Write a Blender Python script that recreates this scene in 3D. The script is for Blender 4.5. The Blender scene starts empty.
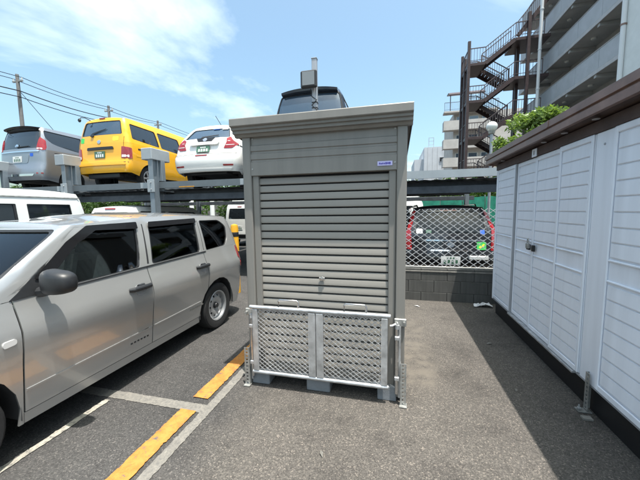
import bpy, bmesh, math, random
from mathutils import Vector, Matrix, geometry
random.seed(7)
PI = math.pi
SC = bpy.context.scene
COL = SC.collection

# ------------------------------------------------------------------ camera
CAM_YAW, CAM_PITCH, CAM_ROLL, CAM_F = -0.242796, 0.0975977, 0.0135039, 299.668 / 640.0
def cam_axes():
    cy, sy, cp, sp = math.cos(CAM_YAW), math.sin(CAM_YAW), math.cos(CAM_PITCH), math.sin(CAM_PITCH)
    f = Vector((sy * cp, cy * cp, -sp)); r = Vector((cy, -sy, 0)); d = f.cross(r)
    cr, sr = math.cos(CAM_ROLL), math.sin(CAM_ROLL)
    return cr * r + sr * d, -sr * r + cr * d, f
_r, _d, _f = cam_axes()
cam = bpy.data.cameras.new('camera'); cam_o = bpy.data.objects.new('camera', cam); COL.objects.link(cam_o)
cam.sensor_fit = 'HORIZONTAL'; cam.sensor_width = 36.0; cam.lens = 36.0 * CAM_F
cam.clip_start = 0.05; cam.clip_end = 3000
m = Matrix((_r, -_d, -_f)).transposed().to_4x4(); m.translation = Vector((0, 0, 1.5)); cam_o.matrix_world = m
SC.camera = cam_o

# ------------------------------------------------------------------ sky and sun
TO_SUN = Vector((0.165, -0.155, 1.0)).normalized()
SUN_EL = math.asin(TO_SUN.z); SUN_AZ = math.atan2(TO_SUN.x, TO_SUN.y)
w = bpy.data.worlds.new('World'); SC.world = w; w.use_nodes = True
nt = w.node_tree; N = nt.nodes; K = nt.links
for n in list(N): N.remove(n)
out = N.new('ShaderNodeOutputWorld'); bg = N.new('ShaderNodeBackground'); sky = N.new('ShaderNodeTexSky')
sky.sky_type = 'NISHITA'; sky.sun_disc = False; sky.sun_elevation = SUN_EL; sky.sun_rotation = SUN_AZ
sky.air_density = 1.0; sky.dust_density = 4.0; sky.ozone_density = 1.0; sky.altitude = 20
SKY_STRENGTH = 0.15
bg.inputs[1].default_value = SKY_STRENGTH
# thin summer cloud: noise on the view direction projected to a cloud layer
tc = N.new('ShaderNodeTexCoord'); sep = N.new('ShaderNodeSeparateXYZ'); K.new(tc.outputs['Generated'], sep.inputs[0])
mx = N.new('ShaderNodeMath'); mx.operation = 'MAXIMUM'; mx.inputs[1].default_value = 0.0; K.new(sep.outputs['Z'], mx.inputs[0])
ad = N.new('ShaderNodeMath'); ad.operation = 'ADD'; ad.inputs[1].default_value = 0.16; K.new(mx.outputs[0], ad.inputs[0])
dx = N.new('ShaderNodeMath'); dx.operation = 'DIVIDE'; K.new(sep.outputs['X'], dx.inputs[0]); K.new(ad.outputs[0], dx.inputs[1])
dy = N.new('ShaderNodeMath'); dy.operation = 'DIVIDE'; K.new(sep.outputs['Y'], dy.inputs[0]); K.new(ad.outputs[0], dy.inputs[1])
cb = N.new('ShaderNodeCombineXYZ'); K.new(dx.outputs[0], cb.inputs[0]); K.new(dy.outputs[0], cb.inputs[1])
nz = N.new('ShaderNodeTexNoise'); nz.inputs['Scale'].default_value = 0.55; nz.inputs['Detail'].default_value = 7
nz.inputs['Roughness'].default_value = 0.56; nz.inputs['Distortion'].default_value = 0.6
mp = N.new('ShaderNodeMapping'); mp.inputs['Location'].default_value = (-3.52, 2.2, 0.0); K.new(cb.outputs[0], mp.inputs[0]); K.new(mp.outputs[0], nz.inputs['Vector'])
rp = N.new('ShaderNodeValToRGB'); rp.color_ramp.elements[0].position = 0.53; rp.color_ramp.elements[1].position = 0.93
K.new(nz.outputs['Fac'], rp.inputs[0])
tint = N.new('ShaderNodeMix'); tint.data_type = 'RGBA'; tint.blend_type = 'MULTIPLY'; tint.inputs['Factor'].default_value = 1.0
K.new(sky.outputs[0], tint.inputs['A']); tint.inputs['B'].default_value = (0.97, 1.12, 1.03, 1)   # summer haze leans to cyan
mixc = N.new('ShaderNodeMix'); mixc.data_type = 'RGBA'
K.new(rp.outputs['Color'], mixc.inputs['Factor']); K.new(tint.outputs['Result'], mixc.inputs['A'])
mixc.inputs['B'].default_value = (8.2, 8.6, 9.0, 1)
K.new(mixc.outputs['Result'], bg.inputs[0]); K.new(bg.outputs[0], out.inputs[0])
sun = bpy.data.lights.new('sun', 'SUN'); sun.energy = 4.4; sun.angle = math.radians(0.53); sun.color = (1.0, 0.955, 0.89)
sun_o = bpy.data.objects.new('sun', sun); COL.objects.link(sun_o)
sun_o.rotation_euler = (-TO_SUN).to_track_quat('-Z', 'Y').to_euler(); sun_o.location = (4, -4, 20)
SC.view_settings.view_transform = 'Standard'; SC.view_settings.look = 'None'
SC.view_settings.gamma = 1.0; SC.view_settings.exposure = 0.95; SC.view_settings.use_curve_mapping = False

# ------------------------------------------------------------------ materials
MATS = {}
def mat(name, col, rough=0.5, metal=0.0, var=0.0, vscale=6.0, bump=0.0, bscale=80.0, coat=0.0, spec=0.5,
        var2=None, streak=False, rvar=0.0, island=0.0):
    """procedural surface: base colour, blotchy variation, fine relief, uneven gloss"""
    mt = bpy.data.materials.new(name); mt.use_nodes = True; MATS[name] = mt
    t = mt.node_tree; n = t.nodes; b = n['Principled BSDF']
    b.inputs['Base Color'].default_value = (*col, 1); b.inputs['Roughness'].default_value = rough
    b.inputs['Metallic'].default_value = metal; b.inputs['Coat Weight'].default_value = coat
    b.inputs['Coat Roughness'].default_value = 0.04; b.inputs['Specular IOR Level'].default_value = spec
    co = n.new('ShaderNodeTexCoord'); src = co.outputs['Object']
    if streak:
        mpn = n.new('ShaderNodeMapping'); mpn.inputs['Scale'].default_value = (1, 1, 0.08); t.links.new(src, mpn.inputs[0]); src = mpn.outputs[0]
    if var > 0:
        a = n.new('ShaderNodeTexNoise'); a.inputs['Scale'].default_value = vscale; a.inputs['Detail'].default_value = 6; a.inputs['Roughness'].default_value = 0.62
        t.links.new(src, a.inputs['Vector'])
        r = n.new('ShaderNodeValToRGB'); r.color_ramp.elements[0].position = 0.3; r.color_ramp.elements[1].position = 0.7
        c2 = var2 if var2 else tuple(c * (1 - var) for c in col)
        c1 = tuple(min(1, c * (1 + var * 0.4)) for c in col)
        r.color_ramp.elements[0].color = (*c2, 1); r.color_ramp.elements[1].color = (*c1, 1)
        t.links.new(a.outputs['Fac'], r.inputs[0]); cout = r.outputs['Color']
        if island > 0:
            ge = n.new('ShaderNodeNewGeometry'); hs = n.new('ShaderNodeHueSaturation')
            mr = n.new('ShaderNodeMapRange'); mr.inputs['To Min'].default_value = 1 - island; mr.inputs['To Max'].default_value = 1 + island
            t.links.new(ge.outputs['Random Per Island'], mr.inputs[0]); t.links.new(mr.outputs[0], hs.inputs['Value']); t.links.new(cout, hs.inputs['Color']); cout = hs.outputs[0]
        t.links.new(cout, b.inputs['Base Color'])
        if rvar > 0:
            mr = n.new('ShaderNodeMapRange'); mr.inputs['To Min'].default_value = max(0.02, rough - rvar); mr.inputs['To Max'].default_value = min(1, rough + rvar)
            t.links.new(a.outputs['Fac'], mr.inputs[0]); t.links.new(mr.outputs[0], b.inputs['Roughness'])
    if bump > 0:
        a = n.new('ShaderNodeTexNoise'); a.inputs['Scale'].default_value = bscale; a.inputs['Detail'].default_value = 3
        t.links.new(co.outputs['Object'], a.inputs['Vector'])
        bp = n.new('ShaderNodeBump'); bp.inputs['Strength'].default_value = bump; bp.inputs['Distance'].default_value = 0.01
        t.links.new(a.outputs['Fac'], bp.inputs['Height']); t.links.new(bp.outputs[0], b.inputs['Normal'])
    return mt

def glass(name, tint, ior=1.5, rough=0.02):
    mt = bpy.data.materials.new(name); mt.use_nodes = True; MATS[name] = mt
    t = mt.node_tree; n = t.nodes; n.remove(n['Principled BSDF']); o = n['Material Output']
    tr = n.new('ShaderNodeBsdfTransparent'); tr.inputs[0].default_value = (*tint, 1)
    gl = n.new('ShaderNodeBsdfGlossy'); gl.inputs['Roughness'].default_value = rough
    fr = n.new('ShaderNodeFresnel'); fr.inputs[0].default_value = ior
    ms = n.new('ShaderNodeMixShader'); t.links.new(fr.outputs[0], ms.inputs[0]); t.links.new(tr.outputs[0], ms.inputs[1]); t.links.new(gl.outputs[0], ms.inputs[2])
    t.links.new(ms.outputs[0], o.inputs[0]); return mt

def leafmat(name, col, dark):
    mt = mat(name, col, 0.45, var=0.4, vscale=1.2, var2=dark, island=0.45, spec=0.35)
    t = mt.node_tree; n = t.nodes; b = n['Principled BSDF']; o = n['Material Output']
    tl = n.new('ShaderNodeBsdfTranslucent'); tl.inputs[0].default_value = (col[0] * 1.5, col[1] * 1.6, col[2] * 0.8, 1)
    ms = n.new('ShaderNodeMixShader'); ms.inputs[0].default_value = 0.3
    t.links.new(b.outputs[0], ms.inputs[1]); t.links.new(tl.outputs[0], ms.inputs[2]); t.links.new(ms.outputs[0], o.inputs[0]); return mt

mat('beige_steel', (0.212, 0.201, 0.182), 0.40, 0.0, 0.12, 9.0, 0.05, 4, rvar=0.08, streak=True)
mat('beige_slat', (0.245, 0.23, 0.205), 0.52, 0.0, 0.07, 1.5, 0.01, 60, rvar=0.08)
mat('galv', (0.55, 0.56, 0.57), 0.42, 0.65, 0.35, 14.0, 0.05, 200, rvar=0.15)
mat('galv_old', (0.40, 0.40, 0.38), 0.5, 0.6, 0.4, 20.0, 0.05, 200, rvar=0.12)
mat('stainless', (0.62, 0.62, 0.62), 0.25, 0.95, 0.15, 20)
mat('grey_block', (0.20, 0.215, 0.23), 0.75, 0.0, 0.2, 12, 0.25, 120)
mat('dark_gap', (0.012, 0.012, 0.014), 0.8)
mat('shed_white', (0.83, 0.86, 0.92), 0.42, 0.0, 0.09, 9.0, 0.10, 3.0, rvar=0.1, streak=True)
mat('shed_grey', (0.36, 0.37, 0.39), 0.5, 0.0, 0.1, 3)
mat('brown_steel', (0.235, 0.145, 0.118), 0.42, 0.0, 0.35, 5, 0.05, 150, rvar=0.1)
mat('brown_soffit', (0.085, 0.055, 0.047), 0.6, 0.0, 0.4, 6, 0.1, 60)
mat('black_metal_and_shade', (0.012, 0.012, 0.013), 0.5)
mat('block_wall', (0.10, 0.10, 0.094), 0.9, 0.0, 0.5, 7, 0.5, 140, streak=True)
mat('mortar', (0.085, 0.083, 0.078), 0.95, 0.0, 0.3, 30, 0.4, 200)
mat('coping', (0.22, 0.21, 0.19), 0.9, 0, 0.4, 10, 0.3, 100)
mat('fence_white', (0.56, 0.57, 0.58), 0.4, 0.0, 0.12, 20)
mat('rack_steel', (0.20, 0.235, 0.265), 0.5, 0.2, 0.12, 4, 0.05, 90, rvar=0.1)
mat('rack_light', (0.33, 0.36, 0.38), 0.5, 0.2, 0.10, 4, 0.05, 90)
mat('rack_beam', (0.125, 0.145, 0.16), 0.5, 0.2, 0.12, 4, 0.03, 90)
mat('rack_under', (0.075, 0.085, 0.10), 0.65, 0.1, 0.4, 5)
mat('rust_yellow', (0.62, 0.28, 0.02), 0.6, 0, 0.3, 20)
mat('yellow_plastic', (0.72, 0.36, 0.02), 0.5, 0, 0.2, 10)
mat('paint_silver', (0.45, 0.45, 0.44), 0.26, 0.55, 0.03, 2, coat=1.0)
mat('paint_silver2', (0.30, 0.32, 0.35), 0.35, 0.7, 0.03, 2, coat=0.8)
mat('paint_yellow', (0.80, 0.39, 0.008), 0.38, 0.0, 0.05, 2, coat=0.8)
mat('paint_white', (0.74, 0.73, 0.70), 0.38, 0.0, 0.03, 2, coat=0.7)
mat('paint_van', (0.72, 0.73, 0.71), 0.4, 0.0, 0.06, 2, coat=0.5)
mat('paint_black', (0.008, 0.008, 0.010), 0.3, 0.0, coat=1.0)
mat('paint_navy', (0.020, 0.028, 0.045), 0.35, 0.2, coat=1.0)
mat('car_plastic', (0.018, 0.019, 0.021), 0.45, 0, 0.2, 30, 0.05, 300)
mat('gloss_black', (0.010, 0.010, 0.011), 0.12)
mat('rubber', (0.016, 0.016, 0.017), 0.8, 0, 0.3, 20, 0.1, 100)
mat('wheel_silver', (0.46, 0.47, 0.48), 0.38, 0.7, 0.12, 12)
mat('chrome', (0.75, 0.76, 0.78), 0.12, 1.0)
mat('dark_glass', (0.012, 0.016, 0.020), 0.04, 0, spec=0.9, coat=0.6)
mat('suv_glass', (0.010, 0.013, 0.015), 0.06, 0, spec=0.35)
mat('blue_glass', (0.030, 0.055, 0.085), 0.05, 0, spec=1.0, coat=1.0)
mat('lamp_red', (0.30, 0.006, 0.008), 0.12, 0, 0.3, 25, coat=1.0)
mat('lamp_clear', (0.70, 0.68, 0.66), 0.12, 0, coat=1.0)
mat('lamp_amber', (0.75, 0.42, 0.16), 0.15, 0, coat=1.0)
mat('plate_white', (0.66, 0.67, 0.66), 0.45)
mat('plate_green', (0.055, 0.13, 0.085), 0.45)
mat('sticker_green', (0.05, 0.50, 0.10), 0.5)
mat('sticker_yellow', (0.72, 0.75, 0.05), 0.5)
mat('sticker_blue', (0.02, 0.10, 0.50), 0.5)
mat('seat_cloth', (0.24, 0.245, 0.25), 0.9, 0, 0.25, 30)
mat('cabin_dark', (0.04, 0.04, 0.042), 0.75)
mat('dash', (0.13, 0.135, 0.14), 0.6)
mat('pale_cloth', (0.55, 0.54, 0.52), 0.9, 0, 0.2, 20)
glass('car_glass', (0.90, 0.94, 0.92), 1.55)
glass('shield_glass', (0.88, 0.93, 0.92), 1.65)
mat('label_lilac', (0.52, 0.50, 0.78), 0.4)
mat('label_blue', (0.06, 0.04, 0.34), 0.4)
mat('flood_black', (0.02, 0.02, 0.022), 0.5)
mat('flood_glass', (0.17, 0.18, 0.18), 0.15, 0, coat=1.0)
mat('pole_grey', (0.36, 0.38, 0.41), 0.5, 0.2, 0.2, 8)
mat('pole_concrete', (0.20, 0.195, 0.19), 0.85, 0, 0.2, 5)
mat('wire', (0.02, 0.02, 0.022), 0.7)
mat('apt_panel', (0.43, 0.45, 0.48), 0.75, 0, 0.12, 1.5, 0.1, 30)
mat('apt_slab', (0.48, 0.48, 0.49), 0.8, 0, 0.15, 2)
mat('apt_soffit', (0.42, 0.42, 0.41), 0.85, 0, 0.15, 1.5)
mat('apt_wall', (0.40, 0.40, 0.39), 0.85, 0, 0.15, 2)
mat('apt_white', (0.70, 0.72, 0.71), 0.7, 0, 0.08, 2)
mat('apt_cream', (0.50, 0.47, 0.44), 0.85, 0, 0.15, 1.2)
mat('apt_far', (0.55, 0.57, 0.60), 0.8, 0, 0.1, 0.8)
mat('apt_door', (0.10, 0.10, 0.11), 0.5)
mat('stair_brown', (0.058, 0.036, 0.036), 0.5, 0.1, 0.3, 4)
mat('stair_rail', (0.10, 0.075, 0.075), 0.5, 0.1)
mat('pipe_white', (0.68, 0.70, 0.71), 0.45)
mat('lamp_globe', (0.66, 0.67, 0.64), 0.25, 0, 0.25, 4, coat=0.4)
mat('bark', (0.085, 0.065, 0.05), 0.9, 0, 0.4, 12, 0.6, 40)
mat('green_net', (0.012, 0.20, 0.13), 0.75, 0, 0.4, 5, 0.1, 40)
mat('planter', (0.09, 0.095, 0.10), 0.7)
mat('scrap', (0.62, 0.62, 0.62), 0.6)
mat('white_post', (0.62, 0.63, 0.60), 0.6)
leafmat('leaf_bright', (0.165, 0.235, 0.065), (0.07, 0.125, 0.03))
leafmat('leaf_mid', (0.060, 0.115, 0.022), (0.025, 0.055, 0.012))
leafmat('leaf_dark', (0.045, 0.085, 0.020), (0.018, 0.040, 0.010))

def asphalt_mat():
    mt = bpy.data.materials.new('asphalt'); mt.use_nodes = True; MATS['asphalt'] = mt
    t = mt.node_tree; n = t.nodes; b = n['Principled BSDF']; L = t.links.new
    co = n.new('ShaderNodeTexCoord')
    big = n.new('ShaderNodeTexNoise'); big.inputs['Scale'].default_value = 0.7; big.inputs['Detail'].default_value = 6; L(co.outputs['Object'], big.inputs['Vector'])
    r1 = n.new('ShaderNodeValToRGB'); r1.color_ramp.elements[0].position = 0.3; r1.color_ramp.elements[1].position = 0.72
    r1.color_ramp.elements[0].color = (0.082, 0.075, 0.068, 1); r1.color_ramp.elements[1].color = (0.118, 0.107, 0.096, 1); L(big.outputs['Fac'], r1.inputs[0])
    # stones: fine voronoi cells, each with its own tone
    vo = n.new('ShaderNodeTexVoronoi'); vo.inputs['Scale'].default_value = 150; L(co.outputs['Object'], vo.inputs['Vector'])
    r2 = n.new('ShaderNodeValToRGB'); e = r2.color_ramp.elements; e[0].position = 0.0; e[0].color = (0.55, 0.55, 0.55, 1); e[1].position = 0.78; e[1].color = (1.05, 1.05, 1.04, 1)
    x = e.new(0.93); x.color = (1.32, 1.30, 1.26, 1); x = e.new(1.0); x.color = (2.1, 2.0, 1.9, 1)
    bw = n.new('ShaderNodeSeparateColor'); L(vo.outputs['Color'], bw.inputs[0]); L(bw.outputs['Red'], r2.inputs[0])
    m1 = n.new('ShaderNodeMix'); m1.data_type = 'RGBA'; m1.blend_type = 'MULTIPLY'; m1.inputs['Factor'].default_value = 1.0
    L(r1.outputs[0], m1.inputs['A']); L(r2.outputs[0], m1.inputs['B'])
    # oil and tyre stains
    st = n.new('ShaderNodeTexNoise'); st.inputs['Scale'].default_value = 2.3; st.inputs['Detail'].default_value = 8; st.inputs['Roughness'].default_value = 0.7; L(co.outputs['Object'], st.inputs['Vector'])
    r3 = n.new('ShaderNodeValToRGB'); r3.color_ramp.elements[0].position = 0.30; r3.color_ramp.elements[0].color = (0.62, 0.62, 0.63, 1); r3.color_ramp.elements[1].position = 0.5; r3.color_ramp.elements[1].color = (1, 1, 1, 1); L(st.outputs['Fac'], r3.inputs[0])
    m2 = n.new('ShaderNodeMix'); m2.data_type = 'RGBA'; m2.blend_type = 'MULTIPLY'; m2.inputs['Factor'].default_value = 1.0
    L(m1.outputs['Result'], m2.inputs['A']); L(r3.outputs[0], m2.inputs['B'])
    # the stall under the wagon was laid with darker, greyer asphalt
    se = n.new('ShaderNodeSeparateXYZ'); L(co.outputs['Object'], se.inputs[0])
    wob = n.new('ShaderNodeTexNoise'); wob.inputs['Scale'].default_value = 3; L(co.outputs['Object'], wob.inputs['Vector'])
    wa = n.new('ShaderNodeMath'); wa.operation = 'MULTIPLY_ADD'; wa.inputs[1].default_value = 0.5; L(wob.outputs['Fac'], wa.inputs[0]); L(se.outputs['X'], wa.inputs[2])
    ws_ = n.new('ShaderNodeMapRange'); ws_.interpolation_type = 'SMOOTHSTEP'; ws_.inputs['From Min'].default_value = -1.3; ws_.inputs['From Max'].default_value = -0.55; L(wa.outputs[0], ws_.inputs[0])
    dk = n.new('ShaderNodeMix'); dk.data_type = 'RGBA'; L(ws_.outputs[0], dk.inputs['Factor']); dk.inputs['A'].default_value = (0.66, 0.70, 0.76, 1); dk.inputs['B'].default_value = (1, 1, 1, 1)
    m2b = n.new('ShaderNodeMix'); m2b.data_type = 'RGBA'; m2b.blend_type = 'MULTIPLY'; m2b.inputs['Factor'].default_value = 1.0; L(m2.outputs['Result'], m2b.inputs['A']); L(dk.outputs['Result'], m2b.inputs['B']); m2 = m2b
    # dried mud beside the locker, with a ragged edge
    sx = n.new('ShaderNodeSeparateXYZ'); L(co.outputs['Object'], sx.inputs[0])
    def rng(o, a0, a1, b0, b1):
        i = n.new('ShaderNodeMapRange'); i.interpolation_type = 'SMOOTHSTEP'; i.inputs['From Min'].default_value = a0; i.inputs['From Max'].default_value = a1; L(o, i.inputs[0])
        j = n.new('ShaderNodeMapRange'); j.interpolation_type = 'SMOOTHSTEP'; j.inputs['From Min'].default_value = b0; j.inputs['From Max'].default_value = b1; j.inputs['To Min'].default_value = 1; j.inputs['To Max'].default_value = 0; L(o, j.inputs[0])
        q = n.new('ShaderNodeMath'); q.operation = 'MULTIPLY'; L(i.outputs[0], q.inputs[0]); L(j.outputs[0], q.inputs[1]); return q.outputs[0]
    a = rng(sx.outputs['X'], -0.05, 0.1, 0.30, 0.46); c = rng(sx.outputs['Y'], 2.45, 2.6, 3.2, 5.0)
    q = n.new('ShaderNodeMath'); q.operation = 'MULTIPLY'; L(a, q.inputs[0]); L(c, q.inputs[1])
    q2 = n.new('ShaderNodeMath'); q2.operation = 'MULTIPLY'; L(q.outputs[0], q2.inputs[0])
    r4 = n.new('ShaderNodeValToRGB'); r4.color_ramp.elements[0].position = 0.36; r4.color_ramp.elements[1].position = 0.62
    s4 = n.new('ShaderNodeTexNoise'); s4.inputs['Scale'].default_value = 7; s4.inputs['Detail'].default_value = 7; L(co.outputs['Object'], s4.inputs['Vector']); L(s4.outputs['Fac'], r4.inputs[0]); L(r4.outputs[0], q2.inputs[1])
    m3 = n.new('ShaderNodeMix'); m3.data_type = 'RGBA'; L(q2.outputs[0], m3.inputs['Factor']); L(m2.outputs['Result'], m3.inputs['A']); m3.inputs['B'].default_value = (0.132, 0.117, 0.099, 1)
    L(m3.outputs['Result'], b.inputs['Base Color']); b.inputs['Roughness'].default_value = 0.88; b.inputs['Specular IOR Level'].default_value = 0.3
    bp = n.new('ShaderNodeBump'); bp.inputs['Strength'].default_value = 0.55; bp.inputs['Distance'].default_value = 0.006; L(vo.outputs['Distance'], bp.inputs['Height']); L(bp.outputs[0], b.inputs['Normal'])
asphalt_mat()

def worn_paint(name, col, wear_lo, wear_hi, edge=(0.095, 0.092, 0.088), scale=9, second=None):
    mt = bpy.data.materials.new(name); mt.use_nodes = True; MATS[name] = mt
    t = mt.node_tree; n = t.nodes; b = n['Principled BSDF']; L = t.links.new
    co = n.new('ShaderNodeTexCoord'); a = n.new('ShaderNodeTexNoise'); a.inputs['Scale'].default_value = scale; a.inputs['Detail'].default_value = 9; a.inputs['Roughness'].default_value = 0.72
    L(co.outputs['Object'], a.inputs['Vector'])
    r = n.new('ShaderNodeValToRGB'); r.color_ramp.elements[0].position = wear_lo; r.color_ramp.elements[1].position = wear_hi; L(a.outputs['Fac'], r.inputs[0])
    a2 = n.new('ShaderNodeTexNoise'); a2.inputs['Scale'].default_value = 11; a2.inputs['Detail'].default_value = 8; a2.inputs['Roughness'].default_value = 0.7; L(co.outputs['Object'], a2.inputs['Vector'])
    rr = n.new('ShaderNodeValToRGB'); rr.color_ramp.elements[0].position = 0.38; rr.color_ramp.elements[1].position = 0.6
    rr.color_ramp.elements[0].color = (*(second or tuple(c * 0.8 for c in col)), 1); rr.color_ramp.elements[1].color = (*col, 1); L(a2.outputs['Fac'], rr.inputs[0])
    v = n.new('ShaderNodeTexVoronoi'); v.inputs['Scale'].default_value = 95; L(co.outputs['Object'], v.inputs['Vector'])
    mx_ = n.new('ShaderNodeMix'); mx_.data_type = 'RGBA'; L(r.outputs[0], mx_.inputs['Factor']); mx_.inputs['A'].default_value = (*edge, 1); L(rr.outputs[0], mx_.inputs['B'])
    L(mx_.outputs['Result'], b.inputs['Base Color']); b.inputs['Roughness'].default_value = 0.8
    bp = n.new('ShaderNodeBump'); bp.inputs['Strength'].default_value = 0.4; bp.inputs['Distance'].default_value = 0.005; L(v.outputs['Distance'], bp.inputs['Height']); L(bp.outputs[0], b.inputs['Normal'])
worn_paint('paint_line_yellow', (0.40, 0.195, 0.040), 0.37, 0.43, second=(0.34, 0.125, 0.020), scale=22)
worn_paint('paint_line_grey', (0.215, 0.20, 0.175), 0.30, 0.62, scale=55)
worn_paint('paint_line_white', (0.36, 0.335, 0.28), 0.34, 0.52, scale=40)

# ------------------------------------------------------------------ mesh helpers
class MB:
    def __init__(s): s.v = []; s.f = []
    def add(s, vs, fs):
        o = len(s.v); s.v.extend([tuple(p) for p in vs]); s.f.extend([tuple(i + o for i in f) for f in fs]); return s
    def box(s, x0, x1, y0, y1, z0, z1, bev=0.0):
        if x0 > x1: x0, x1 = x1, x0
        if y0 > y1: y0, y1 = y1, y0
        if z0 > z1: z0, z1 = z1, z0
        if bev <= 0:
            return s.add([(x0, y0, z0), (x1, y0, z0), (x1, y1, z0), (x0, y1, z0), (x0, y0, z1), (x1, y0, z1), (x1, y1, z1), (x0, y1, z1)],
                         [(0, 3, 2, 1), (4, 5, 6, 7), (0, 1, 5, 4), (1, 2, 6, 5), (2, 3, 7, 6), (3, 0, 4, 7)])
        b = bmesh.new(); bmesh.ops.create_cube(b, size=1.0)
        for q in b.verts: q.co = Vector(((x0 + x1) / 2 + q.co.x * (x1 - x0), (y0 + y1) / 2 + q.co.y * (y1 - y0), (z0 + z1) / 2 + q.co.z * (z1 - z0)))
        bmesh.ops.bevel(b, geom=list(b.edges), offset=min(bev, 0.45 * min(x1 - x0, y1 - y0, z1 - z0)), segments=1 if bev < 0.03 else 3, affect='EDGES', profile=0.5)
        s.bm(b); return s
    def bm(s, b):
        b.verts.index_update(); s.add([q.co[:] for q in b.verts], [[q.index for q in f.verts] for f in b.faces]); b.free()
    def tube(s, pts, r, n=8, cap=True, flat=None):
        """tube along a polyline; r may be a number or a list"""
        pts = [Vector(p) for p in pts]; rs = r if isinstance(r, (list, tuple)) else [r] * len(pts)
        vs = []; fs = []; up = Vector((0, 0, 1))
        for i, p in enumerate(pts):
            d = (pts[min(i + 1, len(pts) - 1)] - pts[max(i - 1, 0)]).normalized()
            a = d.cross(up)
            if a.length < 1e-3: a = d.cross(Vector((1, 0, 0)))
            a.normalize(); c = d.cross(a).normalized()
            for k in range(n):
                t = 2 * PI * (k + 0.5) / n; vs.append(p + (a * math.cos(t) + c * math.sin(t)) * rs[i])
        for i in range(len(pts) - 1):
            for k in range(n):
                k2 = (k + 1) % n; fs.append((i * n + k, i * n + k2, (i + 1) * n + k2, (i + 1) * n + k))
        if cap:
            fs.append(tuple(range(n - 1, -1, -1))); fs.append(tuple((len(pts) - 1) * n + k for k in range(n)))
        return s.add(vs, fs)
    def bar(s, p0, p1, w, h, up=(0, 0, 1)):
        p0, p1 = Vector(p0), Vector(p1); d = (p1 - p0).normalized(); u = Vector(up); a = d.cross(u)
        if a.length < 1e-4: u = Vector((0, 1, 0)); a = d.cross(u)
        a.normalize(); c = a.cross(d).normalized(); a *= w / 2; c *= h / 2
        return s.add([p0 - a - c, p0 + a - c, p0 + a + c, p0 - a + c, p1 - a - c, p1 + a - c, p1 + a + c, p1 - a + c],
                     [(0, 1, 2, 3), (7, 6, 5, 4), (0, 4, 5, 1), (1, 5, 6, 2), (2, 6, 7, 3), (3, 7, 4, 0)])
    def extrude_x(s, prof, x0, x1, closed=True):
        """profile [(y,z)] swept along X"""
        n = len(prof); vs = [(x0, y, z) for y, z in prof] + [(x1, y, z) for y, z in prof]
        fs = [(i, (i + 1) % n, n + (i + 1) % n, n + i) for i in range(n if closed else n - 1)]
        if closed: fs += [tuple(range(n - 1, -1, -1)), tuple(range(n, 2 * n))]
        return s.add(vs, fs)
    def extrude_y(s, prof, y0, y1):
        n = len(prof); vs = [(x, y0, z) for x, z in prof] + [(x, y1, z) for x, z in prof]
        fs = [(i, (i + 1) % n, n + (i + 1) % n, n + i) for i in range(n)] + [tuple(range(n - 1, -1, -1)), tuple(range(n, 2 * n))]
        return s.add(vs, fs)
    def lathe(s, prof, c, axis='x', n=28):
        """profile [(radius, along)] turned about an axis through c"""
        vs = []; fs = []; c = Vector(c)
        for r, a in prof:
            for k in range(n):
                t = 2 * PI * k / n; p, q = r * math.cos(t), r * math.sin(t)
                vs.append(c + (Vector((a, p, q)) if axis == 'x' else Vector((p, q, a)) if axis == 'z' else Vector((p, a, q))))
        for i in range(len(prof) - 1):
            for k in range(n):
                k2 = (k + 1) % n; fs.append((i * n + k, i * n + k2, (i + 1) * n + k2, (i + 1) * n + k))
        return s.add(vs, fs)
    def sheet(s, outer, holes, fmap, step=0.08, off=0.0, thick=0.012, center=Vector((0, 2, 0.8)), inv=None):
        """curved plate: 2-D region (with holes) triangulated and carried onto a surface fmap(u,v)"""
        def dens(poly):
            r = []
            for i, p in enumerate(poly):
                q = poly[(i + 1) % len(poly)]; k = max(1, int(math.hypot(q[0] - p[0], q[1] - p[1]) / step))
                r += [(p[0] + (q[0] - p[0]) * j / k, p[1] + (q[1] - p[1]) * j / k) for j in range(k)]
            return r
        loops = [dens(outer)] + [dens(h) for h in holes]
        if inv: loops = [[inv(*p) for p in l] for l in loops]
        def inside(p, poly):
            c = False; j = len(poly) - 1
            for i in range(len(poly)):
                a, b = poly[i], poly[j]
                if (a[1] > p[1]) != (b[1] > p[1]) and p[0] < (b[0] - a[0]) * (p[1] - a[1]) / (b[1] - a[1]) + a[0]: c = not c
                j = i
            return c
        vs = []; es = []
        for l in loops:
            o = len(vs); vs += [Vector(p) for p in l]; es += [(o + i, o + (i + 1) % len(l)) for i in range(len(l))]
        bpts = list(vs)
        us = [p.x for p in vs]; zs = [p.y for p in vs]
        u = min(us) + step * 0.5
        cell = {}
        for p in bpts: cell.setdefault((int(p.x // step), int(p.y // step)), []).append(p)
        while u < max(us):
            z = min(zs) + step * 0.5
            while z < max(zs):
                ci, cj = int(u // step), int(z // step)
                near = any((abs(p.x - u) < step * 0.45 and abs(p.y - z) < step * 0.45) for a in (-1, 0, 1) for b in (-1, 0, 1) for p in cell.get((ci + a, cj + b), ()))
                if not near and inside((u, z), loops[0]) and not any(inside((u, z), h) for h in loops[1:]): vs.append(Vector((u, z)))
                z += step
            u += step
        R = geometry.delaunay_2d_cdt(vs, es, [], 0, 1e-6)
        V2 = R[0]; T = []
        for f in R[2]:
            c = ((V2[f[0]].x + V2[f[1]].x + V2[f[2]].x) / 3, (V2[f[0]].y + V2[f[1]].y + V2[f[2]].y) / 3)
            if inside(c, loops[0]) and not any(inside(c, h) for h in loops[1:]): T.append(tuple(f))
        e = 0.004; P = []; Nn = []
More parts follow.
